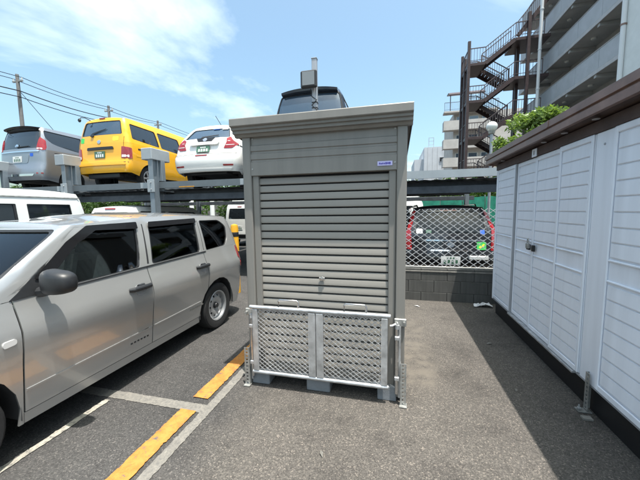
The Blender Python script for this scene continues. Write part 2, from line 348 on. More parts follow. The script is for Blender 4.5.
        for p in V2:
            a = fmap(p.x, p.y); n = (fmap(p.x + e, p.y) - fmap(p.x - e, p.y)).cross(fmap(p.x, p.y + e) - fmap(p.x, p.y - e))
            n = n.normalized() if n.length > 1e-12 else Vector((0, 0, 1))
            if n.dot(a - center) < 0: n = -n
            P.append(a); Nn.append(n)
        T2 = []
        for f in T:
            g = (P[f[1]] - P[f[0]]).cross(P[f[2]] - P[f[0]])
            T2.append(f if g.dot(Nn[f[0]] + Nn[f[1]] + Nn[f[2]]) >= 0 else (f[0], f[2], f[1]))
        o = len(P); allv = [p + n * off for p, n in zip(P, Nn)]; fs = list(T2)
        if thick > 0:
            allv += [p + n * (off - thick) for p, n in zip(P, Nn)]
            fs += [(f[2] + o, f[1] + o, f[0] + o) for f in T2]
            cnt = {}
            for f in T2:
                for i in range(3):
                    a, b = f[i], f[(i + 1) % 3]; cnt[(a, b)] = 1
            for (a, b) in cnt:
                if (b, a) not in cnt: fs.append((b, a, a + o, b + o))
        return s.add(allv, fs)
    def mirror_x(s):
        o = MB(); o.v = [(-x, y, z) for x, y, z in s.v]; o.f = [tuple(reversed(f)) for f in s.f]; return o
    def shift(s, d):
        o = MB(); o.v = [(x + d[0], y + d[1], z + d[2]) for x, y, z in s.v]; o.f = list(s.f); return o
    def mesh(s, name, mt, smooth=35):
        me = bpy.data.meshes.new(name); me.from_pydata(s.v, [], s.f); me.materials.append(MATS[mt]); me.validate()
        if smooth:
            me.polygons.foreach_set('use_smooth', [True] * len(me.polygons)); me.set_sharp_from_angle(angle=math.radians(smooth))
        me.update(); return me

def wm(o):
    """world matrix without waiting for a scene update"""
    return (wm(o.parent) @ o.matrix_parent_inverse if o.parent else Matrix()) @ o.matrix_basis
def obj(name, mb, mt, parent=None, world=True, smooth=35):
    """link a mesh object; world=True: its vertices are scene coordinates even under a parent"""
    me = mb if isinstance(mb, bpy.types.Mesh) else mb.mesh(name, mt, smooth)
    o = bpy.data.objects.new(name, me); COL.objects.link(o)
    if parent is not None:
        o.parent = parent
        if world: o.matrix_parent_inverse = wm(parent).inverted()
    return o
def tag(o, label, cat, group=None, kind=None):
    o['label'] = label
    if cat: o['category'] = cat
    if group: o['group'] = group
    if kind: o['kind'] = kind
    return o
def thing(name, label, cat, loc=(0, 0, 0), rotz=0.0, group=None):
    o = bpy.data.objects.new(name, None); COL.objects.link(o); o.location = loc; o.rotation_euler = (0, 0, rotz); o.empty_display_size = 0.2
    return tag(o, label, cat, group)
def struct(o): o['kind'] = 'structure'; return o

def hermite(pts):
    """monotone cubic through control points"""
    xs = [p[0] for p in pts]; ys = [p[1] for p in pts]; n = len(xs)
    if n == 1: return lambda x: ys[0]
    d = [(ys[i + 1] - ys[i]) / (xs[i + 1] - xs[i]) for i in range(n - 1)]
    t = [d[0]] + [0 if d[i - 1] * d[i] <= 0 else 2 * d[i - 1] * d[i] / (d[i - 1] + d[i]) for i in range(1, n - 1)] + [d[-1]]
    def f(x):
        if x <= xs[0]: return ys[0]
        if x >= xs[-1]: return ys[-1]
        i = 0
        while x > xs[i + 1]: i += 1
        h = xs[i + 1] - xs[i]; s = (x - xs[i]) / h; s2 = s * s; s3 = s2 * s
        return (2 * s3 - 3 * s2 + 1) * ys[i] + (s3 - 2 * s2 + s) * h * t[i] + (-2 * s3 + 3 * s2) * ys[i + 1] + (s3 - s2) * h * t[i + 1]
    return f
def rpoly(pts, r, n=4):
    """polygon with rounded corners; r number or list"""
    out_ = []
    for i, p in enumerate(pts):
        rr = r[i] if isinstance(r, (list, tuple)) else r
        a = Vector(pts[i - 1]); b = Vector(p); c = Vector(pts[(i + 1) % len(pts)])
        if rr <= 0: out_.append(tuple(b)); continue
        da = (a - b); dc = (c - b); k = min(rr, da.length * 0.45, dc.length * 0.45); pa = b + da.normalized() * k; pc = b + dc.normalized() * k
        for j in range(n + 1):
            t = j / n; out_.append(tuple((1 - t) ** 2 * pa + 2 * t * (1 - t) * b + t * t * pc))
    return out_

# ================================================================== the ground and its markings
g = MB(); R_ = 900
xs = [-R_, -60, -20, -8, -4, 0, 4, 8, 20, 60, R_]; ys = [-R_, -60, -20, -4, 0, 4, 8, 20, 60, 200, R_]
g.add([(x, y, 0) for y in ys for x in xs], [(j * 11 + i, j * 11 + i + 1, (j + 1) * 11 + i + 1, (j + 1) * 11 + i) for j in range(10) for i in range(10)])
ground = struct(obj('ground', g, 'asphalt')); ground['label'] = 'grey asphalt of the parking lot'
def strip(name, x0, x1, y0, y1, z, mt, ragged=0.005, kind='y'):
    b = MB(); n = max(2, int(abs((y1 - y0) if kind == 'y' else (x1 - x0)) / 0.014)); vs = []; J = lambda: random.gauss(0, 0.0022)
    a = c = 0.0
    for i in range(n + 1):
        t = i / n
        a, c = 0.85 * a + random.uniform(-ragged, ragged) * 0.4, 0.85 * c + random.uniform(-ragged, ragged) * 0.4
        if kind == 'y': vs += [(x0 + a + J(), y0 + (y1 - y0) * t, z), (x1 + c + J(), y0 + (y1 - y0) * t, z)]
        else: vs += [(x0 + (x1 - x0) * t, y1 + c + J(), z), (x0 + (x1 - x0) * t, y0 + a + J(), z)]
    b.add(vs, [(2 * i, 2 * i + 1, 2 * i + 3, 2 * i + 2) for i in range(n)])
    return obj(name, b, mt, ground, smooth=0)
strip('parking_line', -1.565, -1.435, -2.0, 1.835, 0.009, 'paint_line_yellow')
strip('parking_line', -1.572, -1.437, 1.985, 3.3, 0.009, 'paint_line_yellow')
strip('old_line', -1.40, -1.325, -2.0, 3.4, 0.005, 'paint_line_grey', 0.003)
strip('old_line', -2.62, -1.402, 1.83, 1.92, 0.0045, 'paint_line_grey', 0.003, kind='x')
strip('old_line', -2.255, -2.205, -1.4, 1.80, 0.0065, 'paint_line_white', 0.004)

# ================================================================== block wall with mesh fence on it
wy = 5.10
wall = thing('block_wall', 'low grey concrete block wall below the white mesh fence', 'wall', (0.8, wy, 0))
obj('mortar', MB().box(-0.75, 2.65, wy + 0.012, wy + 0.108, 0.0, 0.478), 'mortar', wall)
bl = MB().box(-0.1975, 0.1975, 0, 0.12, -0.0965, 0.0965, 0.004).mesh('block', 'block_wall')
for row in range(3):
    z = 0.05 + row * 0.196 - 0.007
    x = -0.75 + (0.2 if row % 2 else 0.0) + 0.19
    while x < 2.6:
        o = bpy.data.objects.new('block', bl); COL.objects.link(o); o.parent = wall; o.matrix_parent_inverse = wm(o.parent).inverted()
        o.location = (x, wy + random.uniform(-0.002, 0.002), z); o.scale = (1, 1, 1 if row else 1); x += 0.4
obj('coping', MB().box(-0.75, 2.66, wy - 0.006, wy + 0.126, 0.478, 0.50, 0.004), 'coping', wall)
fence = thing('mesh_fence', 'white diamond mesh fence panel standing on the low block wall', 'fence', (0.8, wy + 0.06, 0.5))
fb = MB()
def diamond(mbk, x0, x1, z0, z1, y, dw, dh, wd, th):
    """expanded-metal strands between two corners, clipped to the rectangle"""
    k = dh / dw
    for s in (1, -1):
        i = -int((x1 - x0) / dw) - 2
        while True:
            zz0 = z0 + i * dh
            # line z = zz0 + s*k*2*(x-x0)/1
            sl = s * k
            za, zb = zz0, zz0 + sl * (x1 - x0)
            if (s > 0 and za > z1) or (s < 0 and zb > z1): break
            xa, xb = x0, x1; a, b = za, zb
            if s > 0:
                if a < z0: xa = x0 + (z0 - za) / sl; a = z0
                if b > z1: xb = x0 + (z1 - za) / sl; b = z1
            else:
                if a > z1: xa = x0 + (z1 - za) / sl; a = z1
                if b < z0: xb = x0 + (z0 - za) / sl; b = z0
            if xb - xa > 0.004: mbk.bar((xa, y + s * th * 0.3, a), (xb, y + s * th * 0.3, b), wd, th, up=(0, 1, 0))
            i += 1
diamond(fb, -0.7, 2.6, 0.56, 1.50, wy + 0.06, 0.125, 0.095, 0.0085, 0.006)
fmesh = obj('mesh', fb, 'fence_white', fence, smooth=0)
for x in (-0.72, 2.62): obj('post', MB().box(x - 0.02, x + 0.02, wy + 0.04, wy + 0.08, 0.5, 1.54, 0.004), 'fence_white', fence)
obj('bottom_rail', MB().box(-0.699, 2.599, wy + 0.045, wy + 0.075, 0.535, 0.565, 0.003), 'galv_old', fence)
sc = MB()
rr = random.Random(3)
sv = []; sf = []
for j in range(5):
    for i in range(9):
        sv.append((1.20 + i * 0.032 + rr.uniform(-0.01, 0.01), 4.88 + j * 0.03 + rr.uniform(-0.01, 0.01), 0.012 + max(0, rr.uniform(-0.01, 0.055)) * (0.3 if i in (0, 8) else 1)))
sf = [(j * 9 + i, j * 9 + i + 1, (j + 1) * 9 + i + 1, (j + 1) * 9 + i) for j in range(4) for i in range(8)]
sc.add(sv, sf)
tag(obj('plastic_scrap', sc, 'scrap', smooth=0), 'crumpled white plastic scrap on the asphalt at the foot of the block wall', 'litter')
for lx, ly, lr, s_ in ((1.04, 3.55, 0.4, 0.04), (0.99, 2.65, 1.2, 0.03), (-0.42, 1.66, 2.0, 0.03), (0.36, 4.75, 2.6, 0.05)):
    b = MB(); c, s2 = math.cos(lr) * s_, math.sin(lr) * s_
    b.add([(lx - c, ly - s2, 0.006), (lx + s2 * 0.35, ly - c * 0.35, 0.014), (lx + c, ly + s2, 0.006), (lx - s2 * 0.35, ly + c * 0.35, 0.016)], [(0, 1, 2, 3)])
    lf = obj('dry_leaf', b, 'scrap' if lx == 0.36 else 'coping', smooth=0)
    tag(lf, {1.04: 'small dry leaf on the shaded asphalt near the far shed panel', 0.99: 'small dry leaf on the shaded asphalt beside the near shed door', -0.42: 'tiny dry leaf on the sunlit asphalt in front of the locker gate', 0.36: 'pale scrap leaf on the asphalt near the block wall'}[lx], 'leaf', 'leaves fallen on the asphalt')

# ================================================================== two-level parking rack
DECK = 2.06; RY0, RY1 = 6.0, 11.2; PX = [-13.27, -10.66, -8.05, -5.44, -2.83, -0.22, 2.39, 5.0]
def rack_post(x, y, label, box):
    H_ = 2.72 if box else 2.06
    t = thing('rack_post', label, 'post', (x, y, 0), group='posts of the two-level parking rack')
    s = MB(); s.box(x - 0.06, x + 0.06, y - 0.005, y + 0.008, 0, H_); s.box(x - 0.06, x + 0.06, y + 0.152, y + 0.165, 0, H_); s.box(x - 0.007, x + 0.007, y + 0.008, y + 0.152, 0, H_)
    obj('column', s, 'rack_steel', t)
    obj('base_plate', MB().box(x - 0.13, x + 0.13, y - 0.06, y + 0.22, 0, 0.018, 0.003), 'rack_steel', t)
    if box:
        obj('drive_box', MB().box(x - 0.22, x + 0.07, y - 0.03, y + 0.55, 2.72, 2.98, 0.012), 'rack_light', t)
        obj('chain_guard', MB().box(x - 0.055, x + 0.075, y + 0.25, y + 0.37, 2.25, 2.72, 0.005), 'rack_steel', t)
        obj('bracket', MB().box(x - 0.10, x + 0.09, y - 0.03, y - 0.006, 1.98, 2.26, 0.004), 'rack_light', t)
        for dz in (2.04, 2.20):
            obj('bolt', MB().lathe([(0.0, -0.018), (0.018, -0.018), (0.018, 0.0)], (x, y - 0.03, dz), 'y', 6), 'galv', t)
    return t
names = {-13.27: 'far left', -10.66: 'left of the silver minivan', -8.05: 'between the silver minivan and the yellow van', -5.44: 'between the yellow van and the white hatchback', -2.83: 'right of the white hatchback', -0.22: 'right of the dark car', 2.39: 'behind the white shed'}
for x in PX[1:7]:
    rack_post(x, RY0 - 0.12, 'grey steel rack post ' + ('with drive box ' if x < 2 else '') + names[x], x < 2)
for x in PX[1:7]:
    rack_post(x, RY1 - 0.1, 'rear rack post in line with the post ' + names[x], False)
pl_names = ['under the silver minivan', 'under the yellow van', 'under the white hatchback', 'under the dark car behind the locker', 'without a car above the black car']
for i, lab in enumerate(pl_names):
    x0, x1 = PX[i + 1] + 0.085, PX[i + 2] - 0.085
    t = thing('parking_platform', 'steel car platform of the parking rack ' + lab, 'platform', ((x0 + x1) / 2, RY0, DECK), group='upper platforms of the parking rack')
    f = MB(); f.extrude_x([(RY0, 2.075), (RY0 + 0.05, 2.075), (RY0 + 0.05, 2.20), (RY0 + 0.09, 2.20), (RY0 + 0.09, 2.218), (RY0, 2.218)], x0, x1)
    obj('front_beam', f, 'rack_light' if i == 4 else 'rack_beam', t, smooth=20)  # sunlight on the right-hand beam is put into its lighter colour
    obj('end_plate', MB().box(x1 - 0.34, x1 - 0.02, RY0 - 0.008, RY0 - 0.001, 2.085, 2.212, 0.002), 'rack_light', t)
    for sx in (x0 + 0.03, x1 - 0.03):
        obj('side_beam', MB().box(sx - 0.03, sx + 0.03, RY0 + 0.095, RY1, 2.02, 2.21, 0.004), 'rack_steel', t)
    d = MB(); n = 22; pts = []
    for k in range(n + 1):
        x = x0 + 0.062 + (x1 - x0 - 0.124) * k / n; zz = 2.045 if k % 2 else 2.06
        pts.append((x, zz))
    vs = [(x, y, z) for y in (RY0 + 0.1, RY1 - 0.02) for x, z in pts] + [(x, y, z - 0.006) for y in (RY0 + 0.1, RY1 - 0.02) for x, z in pts]
    m_ = n + 1; fs = [(k, k + 1, m_ + k + 1, m_ + k) for k in range(n)] + [(2 * m_ + k + 1, 2 * m_ + k, 3 * m_ + k, 3 * m_ + k + 1) for k in range(n)] + [(k + 1, k, 2 * m_ + k, 2 * m_ + k + 1) for k in range(n)]
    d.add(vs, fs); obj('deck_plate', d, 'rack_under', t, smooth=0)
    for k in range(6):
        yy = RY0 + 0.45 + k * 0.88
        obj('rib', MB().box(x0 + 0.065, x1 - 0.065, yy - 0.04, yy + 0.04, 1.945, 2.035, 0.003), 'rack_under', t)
    if i in (2,):
        obj('marker', MB().box(x0 + 0.55, x0 + 0.95, RY0 - 0.006, RY0 - 0.001, 2.078, 2.098), 'rust_yellow', t)
for k, y in enumerate((RY0 + 0.02, RY1 + 0.08)):
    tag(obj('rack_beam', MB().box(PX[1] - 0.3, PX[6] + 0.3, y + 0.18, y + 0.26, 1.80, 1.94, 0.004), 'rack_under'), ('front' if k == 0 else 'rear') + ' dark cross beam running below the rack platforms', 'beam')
obj_b = tag(obj('guard_post', MB().lathe([(0, 0), (0.07, 0), (0.07, 1.2), (0.06, 1.26), (0, 1.28)], (-2.84, 4.95, 0), 'z', 16), 'yellow_plastic'), 'yellow guard post behind the locker beside the silver wagon', 'bollard')
for z in (0.35, 0.7, 1.05): obj('band', MB().lathe([(0.072, z), (0.0735, z + 0.005), (0.0735, z + 0.075), (0.072, z + 0.08)], (-2.84, 4.95, 0), 'z', 16), 'car_plastic', obj_b)

# floodlight on a square pole behind the locker
t = thing('floodlight_pole', 'square grey pole with a black floodlight behind the locker', 'lamp post', (-1.342, 5.2, 0))
obj('pole', MB().box(-1.386, -1.30, 5.16, 5.24, 0, 4.06, 0.006), 'pole_grey', t)
obj('pole_cap', MB().box(-1.392, -1.294, 5.154, 5.246, 4.06, 4.075, 0.003), 'pole_grey', t)
fl = MB(); fl.box(-1.55, -1.27, 5.03, 5.10, 3.55, 3.83, 0.02)
fo = obj('floodlight', fl, 'flood_black', t)
obj('lens', MB().box(-1.515, -1.305, 5.022, 5.031, 3.585, 3.80, 0.003), 'flood_glass', fo)
for k in range(7): obj('fin', MB().box(-1.53 + k * 0.04, -1.522 + k * 0.04, 5.10, 5.13, 3.58, 3.80), 'flood_black', fo)
obj('yoke', MB().box(-1.36, -1.33, 5.10, 5.159, 3.66, 3.72), 'flood_black', t)
obj('cable', MB().tube([(-1.40, 5.13, 3.56), (-1.395, 5.15, 3.45), (-1.30, 5.15, 3.38), (-1.39, 5.15, 3.30), (-1.30, 5.15, 3.22), (-1.34, 5.15, 3.0), (-1.34, 5.15, 0.3)], 0.008, 6), 'wire', t)
for z in (3.34, 3.25, 3.17): obj('clamp_band', MB().box(-1.391, -1.295, 5.155, 5.245, z, z + 0.016), 'car_plastic', t)

# ================================================================== white steel shed on the right
SX = 1.40
shed = thing('storage_shed', 'long white ribbed steel shed with brown eaves along the right side', 'shed', (2.2, 2.7, 0))
SY0, SY1 = -0.9, 4.73
obj('base_shade', MB().box(SX + 0.035, 2.95, SY0 + 0.05, SY1 - 0.04, 0.0, 0.205), 'black_metal_and_shade', shed)  # black box standing in for the shade beneath the raised shed
obj('core_wall', MB().box(SX + 0.032, 3.0, SY0 + 0.01, SY1 - 0.012, 0.206, 2.03), 'shed_grey', shed)
obj('end_wall', MB().box(SX + 0.034, 3.0, SY1 - 0.011, SY1 - 0.002, 0.21, 2.02), 'shed_white', shed)
obj('bottom_rail', MB().box(SX + 0.002, SX + 0.031, SY0 + 0.01, SY1 - 0.02, 0.195, 0.215, 0.003), 'shed_grey', shed)
slat_meshes = {}
def slat_mesh(wd, h):
    key = (round(wd, 3), round(h, 3))
    if key not in slat_meshes:
        prof = [(0.0, 0.0), (-0.008, 0.0008), (-0.0095, 0.003), (-0.0092, 0.008), (-0.0065, h - 0.008), (0.0, h - 0.0045)]   # (x, z): clapboard, thickest at its lower lip
        b = MB(); n = len(prof); r = 0.012
        vs = []
        for (yy, ins) in ((0, 1), (r * 0.5, 0), (wd - r * 0.5, 0), (wd, 1)):
            for x, z in prof: vs.append((x * (0.25 if ins else 1), yy, z))
        fs = [(a * n + i, a * n + (i + 1) % n, (a + 1) * n + (i + 1) % n, (a + 1) * n + i) for a in range(3) for i in range(n)] + [tuple(range(n - 1, -1, -1)), tuple(range(3 * n, 4 * n))]
        b.add(vs, fs); slat_meshes[key] = b.mesh('slat', 'shed_white', 40)
    return slat_meshes[key]
def shed_panel(y0, y1, xf, name='wall_panel', border=0.03):
    """pressed steel sheet: plate, raised rim, slats above and below a plain double rail"""
    p = obj(name, MB().box(xf + 0.010, xf + 0.028, y0, y1, 0.218, 2.02, 0.004), 'shed_white', shed)
    rim = MB()
    rim.box(xf - 0.004, xf + 0.0095, y0 + 0.001, y0 + border, 0.22, 2.018, 0.005); rim.box(xf - 0.004, xf + 0.0095, y1 - border, y1 - 0.001, 0.22, 2.018, 0.005)
    rim.box(xf - 0.0035, xf + 0.0095, y0 + border, y1 - border, 0.22, 0.262, 0.004); rim.box(xf - 0.0035, xf + 0.0095, y0 + border, y1 - border, 1.975, 2.018, 0.004)
    obj('rim', rim, 'shed_white', p)
    for z in (0.995, 1.135): obj('rail', MB().box(xf - 0.004, xf + 0.0095, y0 + border + 0.004, y1 - border - 0.004, z, z + 0.016, 0.005), 'shed_white', p)
    me = slat_mesh(y1 - y0 - 2 * border - 0.016, 0.0985)
    zs_ = [0.275 + k * 0.1015 for k in range(7)] + [1.165 + k * 0.1008 for k in range(8)]
    for z in zs_:
        o = bpy.data.objects.new('slat', me); COL.objects.link(o); o.parent = p; o.matrix_parent_inverse = wm(o.parent).inverted()
        o.location = (xf + 0.0096, y0 + border + 0.008, z)
    return p
shed_panel(4.085, 4.715, SX)
d1 = shed_panel(3.585, 4.055, SX + 0.018, 'door', 0.024); d2 = shed_panel(3.095, 3.575, SX + 0.012, 'door', 0.024)
shed_panel(2.625, 3.085, SX - 0.008)
shed_panel(1.36, 2.415, SX - 0.008); shed_panel(0.20, 1.17, SX - 0.008); shed_panel(-0.88, 0.01, SX - 0.008)
for (a, c) in ((2.425, 2.615), (1.18, 1.35), (0.02, 0.19)):
    obj('joint_strip', MB().box(SX + 0.002, SX + 0.03, a, c, 0.205, 2.02, 0.004), 'shed_white', shed)
obj('door_jamb', MB().box(SX - 0.004, SX + 0.031, 4.058, 4.083, 0.21, 2.02, 0.003), 'shed_grey', shed)
obj('door_track', MB().box(SX - 0.028, SX + 0.03, 2.66, 4.06, 0.197, 0.2165, 0.003), 'galv', shed)
obj('corner_trim', MB().box(SX - 0.006, SX + 0.034, 4.717, 4.74, 0.20, 2.02, 0.004), 'shed_white', shed)
obj('latch', MB().box(SX - 0.014, SX + 0.008, 3.59, 3.65, 1.055, 1.115, 0.003), 'black_metal_and_shade', d1)
obj('latch', MB().box(SX - 0.014, SX + 0.008, 3.485, 3.525, 1.05, 1.115, 0.003), 'black_metal_and_shade', d2)
lk = tag(obj('padlock', MB().box(SX - 0.042, SX - 0.016, 3.545, 3.60, 1.075, 1.13, 0.006).tube([(SX - 0.028, 3.555, 1.125), (SX - 0.028, 3.555, 1.16), (SX - 0.028, 3.572, 1.178), (SX - 0.028, 3.59, 1.16), (SX - 0.028, 3.59, 1.125)], 0.005, 6), 'galv_old', None), 'small metal padlock hanging on the shed doors', 'padlock')
# eaves
ev = MB(); FX = 1.27
ev_prof = [(FX, 2.115), (FX, 2.165), (FX + 0.012, 2.172), (FX + 0.012, 2.178), (FX - 0.006, 2.182), (FX - 0.006, 2.236), (FX + 0.03, 2.246), (FX + 0.05, 2.246), (FX + 0.05, 2.122), (FX + 0.03, 2.115)]
ev.extrude_y(ev_prof, SY0 - 0.1, 4.86)
obj('fascia', ev, 'brown_steel', shed, smooth=20)
for y in (1.5, 3.02): obj('fascia_joint', MB().box(FX - 0.010, FX - 0.0065, y, y + 0.02, 2.184, 2.236), 'brown_steel', shed)
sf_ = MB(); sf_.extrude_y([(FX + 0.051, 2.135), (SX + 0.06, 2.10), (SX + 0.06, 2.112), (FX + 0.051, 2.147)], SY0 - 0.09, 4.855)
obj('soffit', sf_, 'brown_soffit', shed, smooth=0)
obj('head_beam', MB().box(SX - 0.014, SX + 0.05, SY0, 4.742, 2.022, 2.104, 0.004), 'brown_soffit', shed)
rfm = MB(); rfm.extrude_y([(FX + 0.052, 2.20), (3.25, 2.12), (3.25, 2.16), (FX + 0.052, 2.24)], SY0 - 0.1, 4.862); obj('roof', rfm, 'brown_steel', shed, smooth=0)
obj('roof_end_trim', MB().extrude_y([(FX + 0.051, 2.11), (3.25, 2.05), (3.25, 2.162), (FX + 0.051, 2.244)], 4.863, 4.885), 'brown_steel', shed, smooth=0)
e1 = obj('eave_plate', MB().box(SX - 0.026, SX - 0.016, 3.50, 3.60, 2.015, 2.095, 0.003), 'shed_white', shed)
obj('mark', MB().box(SX - 0.0285, SX - 0.0265, 3.535, 3.56, 2.035, 2.075), 'shed_grey', e1)
for yy in (2.55, 2.95, 3.3, 4.4, 2.05): obj('soffit_spot', MB().lathe([(0.0, -0.004), (0.022, -0.004), (0.024, 0)], (SX - 0.045, yy, 2.108), 'z', 10), 'shed_grey', shed)
for yy in (2.52, 1.27): obj('screw', MB().lathe([(0.0, -0.004), (0.008, -0.004), (0.009, 0)], (SX + 0.002, yy, 1.93), 'x', 8), 'shed_grey', shed)
def perforated(mbk, x, y, z0, z1, wd=0.04, axis='x'):
    """slotted angle iron: two rails joined by rungs, so the holes are real"""
    n = int((z1 - z0) / 0.030); r = wd * 0.30
    def bx(a0, a1, b0, b1):
        if axis == 'x': mbk.box(x + a0, x + a1, y, y + 0.004, b0, b1)
        else: mbk.box(x, x + 0.004, y + a0, y + a1, b0, b1)
    bx(0, r, z0, z1); bx(wd - r, wd, z0, z1)
    for k in range(n + 1):
        zz = z0 + (z1 - z0) * k / n
        bx(r, wd - r, max(z0, zz - 0.007), min(z1, zz + 0.007))
b = MB(); perforated(b, SX - 0.020, 2.455, 0.02, 0.30, 0.042, 'y'); b.box(SX - 0.0195, SX + 0.02, 2.4975, 2.501, 0.02, 0.30)
b.box(SX - 0.075, SX + 0.012, 2.45, 2.505, 0.004, 0.012)
sp = tag(obj('anchor_angle', b, 'galv_old', smooth=0), 'slotted steel anchor angle screwed between the shed foot and the asphalt', 'bracket')
obj('anchor_bolt', MB().tube([(SX - 0.06, 2.475, 0.012), (SX - 0.06, 2.475, 0.05)], 0.006, 6).lathe([(0, 0.03), (0.013, 0.03), (0.013, 0.018)], (SX - 0.06, 2.475, 0), 'z', 6), 'galv', sp)
obj('wood_shim', MB().box(SX - 0.09, SX - 0.03, 2.36, 2.40, 0.004, 0.018), 'coping', sp)

# ================================================================== roller-shutter locker in the middle
CX0, CX1, CYF, CYB = -1.22, 0.088, 2.30, 3.33
lock = thing('shutter_locker', 'beige steel storage locker with a roller shutter front', 'locker', (-0.565, 2.8, 0))
def post(x0, x1, y0, y1):
    b = MB(); b.box(x0, x1, y0, y1, 0.03, 2.12, 0.006); return b
obj('front_post', post(CX0, CX0 + 0.072, CYF, CYF + 0.09), 'beige_steel', lock)
obj('front_post', post(CX1 - 0.072, CX1, CYF, CYF + 0.09), 'beige_steel', lock)
obj('shutter_guide', MB().box(CX0 + 0.0735, CX0 + 0.128, CYF + 0.022, CYF + 0.085, 0.10, 1.80, 0.005), 'beige_steel', lock)
obj('shutter_guide', MB().box(CX1 - 0.128, CX1 - 0.0735, CYF + 0.022, CYF + 0.085, 0.10, 1.80, 0.005), 'beige_steel', lock)
for x in (CX0, CX1 - 0.06): obj('rear_post', post(x, x + 0.06, CYB - 0.06, CYB), 'beige_steel', lock)
for sx in (CX0 + 0.008, CX1 - 0.020):
    sw = MB(); n = 12; y0, y1 = CYF + 0.092, CYB - 0.062; vs = []
    for k in range(n * 2 + 1):
        y = y0 + (y1 - y0) * k / (2 * n); xx = sx + (0.009 if (k // 1) % 2 else 0.0); vs += [(xx, y, 0.10), (xx, y, 2.08), (xx + 0.004, y, 0.10), (xx + 0.004, y, 2.08)]
    fs = []
    for k in range(2 * n): a, c = 4 * k, 4 * k + 4; fs += [(a, a + 1, c + 1, c), (a + 2, c + 2, c + 3, a + 3)]
    sw.add(vs, fs); obj('side_wall', sw, 'beige_steel', lock, smooth=0)
    obj('side_sill', MB().box(sx - 0.004, sx + 0.018, CYF + 0.092, CYB - 0.062, 0.06, 0.12, 0.003), 'beige_steel', lock)
obj('back_wall', MB().box(CX0 + 0.062, CX1 - 0.062, CYB - 0.02, CYB - 0.012, 0.08, 2.06), 'beige_steel', lock)
obj('floor_plate', MB().box(CX0 + 0.03, CX1 - 0.03, CYF + 0.10, CYB - 0.03, 0.10, 0.125), 'galv_old', lock)
# header with pressed ribs
hp = [(CYF + 0.02, 1.79), (CYF + 0.004, 1.794), (CYF + 0.004, 1.90), (CYF + 0.012, 1.906), (CYF + 0.012, 1.918), (CYF + 0.006, 1.924), (CYF + 0.006, 1.966), (CYF + 0.015, 1.973), (CYF + 0.015, 1.985), (CYF + 0.008, 1.992), (CYF + 0.008, 2.032), (CYF + 0.018, 2.04), (CYF + 0.018, 2.12), (CYF + 0.06, 2.12), (CYF + 0.06, 1.79)]
hd = obj('header', MB().extrude_x(hp, CX0 + 0.0735, CX1 - 0.0735), 'beige_steel', lock, smooth=15)
for x, z in ((CX1 - 0.086, 1.845), (CX1 - 0.086, 2.09), (CX0 + 0.086, 1.845), (CX0 + 0.086, 2.09)): obj('screw', MB().lathe([(0.0, -0.004), (0.007, -0.003), (0.008, 0)], (x, CYF + 0.004 if z < 2 else CYF + 0.018, z), 'y', 8), 'galv_old', hd)
lb = obj('maker_plate', MB().box(-0.124, -0.016, CYF - 0.001, CYF + 0.003, 1.824, 1.857, 0.001), 'label_lilac', hd)
gx = -0.112
for wd, lo, hi in ((0.008, .3, .7), (0.009, .28, .6), (0.008, .3, .66), (0.009, .3, .62), (0.011, .25, .75), (0.010, .3, .72), (0.011, .25, .75)):
    obj('printed_mark', MB().box(gx, gx + wd, CYF - 0.0022, CYF - 0.0012, 1.826 + lo * 0.028, 1.826 + hi * 0.030), 'label_blue', lb); gx += wd + 0.0028
# roof
fp = [(2.202, 2.228), (2.198, 2.222), (2.198, 2.172), (2.204, 2.166), (2.222, 2.164), (2.224, 2.146), (2.244, 2.142), (2.246, 2.122), (2.272, 2.118), (2.285, 2.100), (2.318, 2.100), (2.318, 2.228)]
rf = obj('roof', MB().extrude_x([(2.318, 2.150), (2.318, 2.226), (3.385, 2.135), (3.385, 2.06)], -1.268, 0.118), 'beige_steel', lock, smooth=0)
obj('fascia', MB().extrude_x(fp, -1.272, 0.1235), 'beige_steel', rf, smooth=15)
for sx in (-1.2715, 0.1185): obj('side_trim', MB().extrude_x([(2.3185, 2.112), (2.3185, 2.2275), (3.388, 2.137), (3.388, 2.022)], sx, sx + 0.0045), 'beige_steel', rf, smooth=0)
# shutter: one slat after another
sh = obj('shutter', MB().box(CX0 + 0.10, CX1 - 0.10, CYF + 0.062, CYF + 0.066, 0.10, 1.80), 'dark_gap', lock)
P_ = 0.0638
sl_prof = [(0.0, 0.0), (-0.012, 0.001), (-0.0145, 0.004), (-0.0145, 0.024), (-0.0132, 0.0275), (-0.0132, 0.045), (-0.010, 0.0515), (0.0, 0.0545), (0.004, 0.0545), (0.004, 0.0)]
sm_ = MB().extrude_x(sl_prof, CX0 + 0.118, CX1 - 0.118).mesh('slat', 'beige_slat', 30)
for k in range(26):
    o = bpy.data.objects.new('slat', sm_); COL.objects.link(o); o.parent = sh; o.matrix_parent_inverse = wm(o.parent).inverted()
    o.location = (random.uniform(-0.0006, 0.0006), CYF + 0.057 + random.uniform(-0.0008, 0.0008), 0.125 + k * P_)
obj('shutter_foot', MB().box(CX0 + 0.12, CX1 - 0.12, CYF + 0.03, CYF + 0.06, 0.10, 0.122, 0.003), 'galv', sh)
obj('shutter_lock', MB().lathe([(0.0, -0.016), (0.016, -0.014), (0.019, 0)], (-0.566, CYF + 0.038, 0.948), 'y', 14).box(-0.59, -0.542, CYF + 0.03, CYF + 0.036, 0.936, 0.96, 0.003), 'stainless', sh)
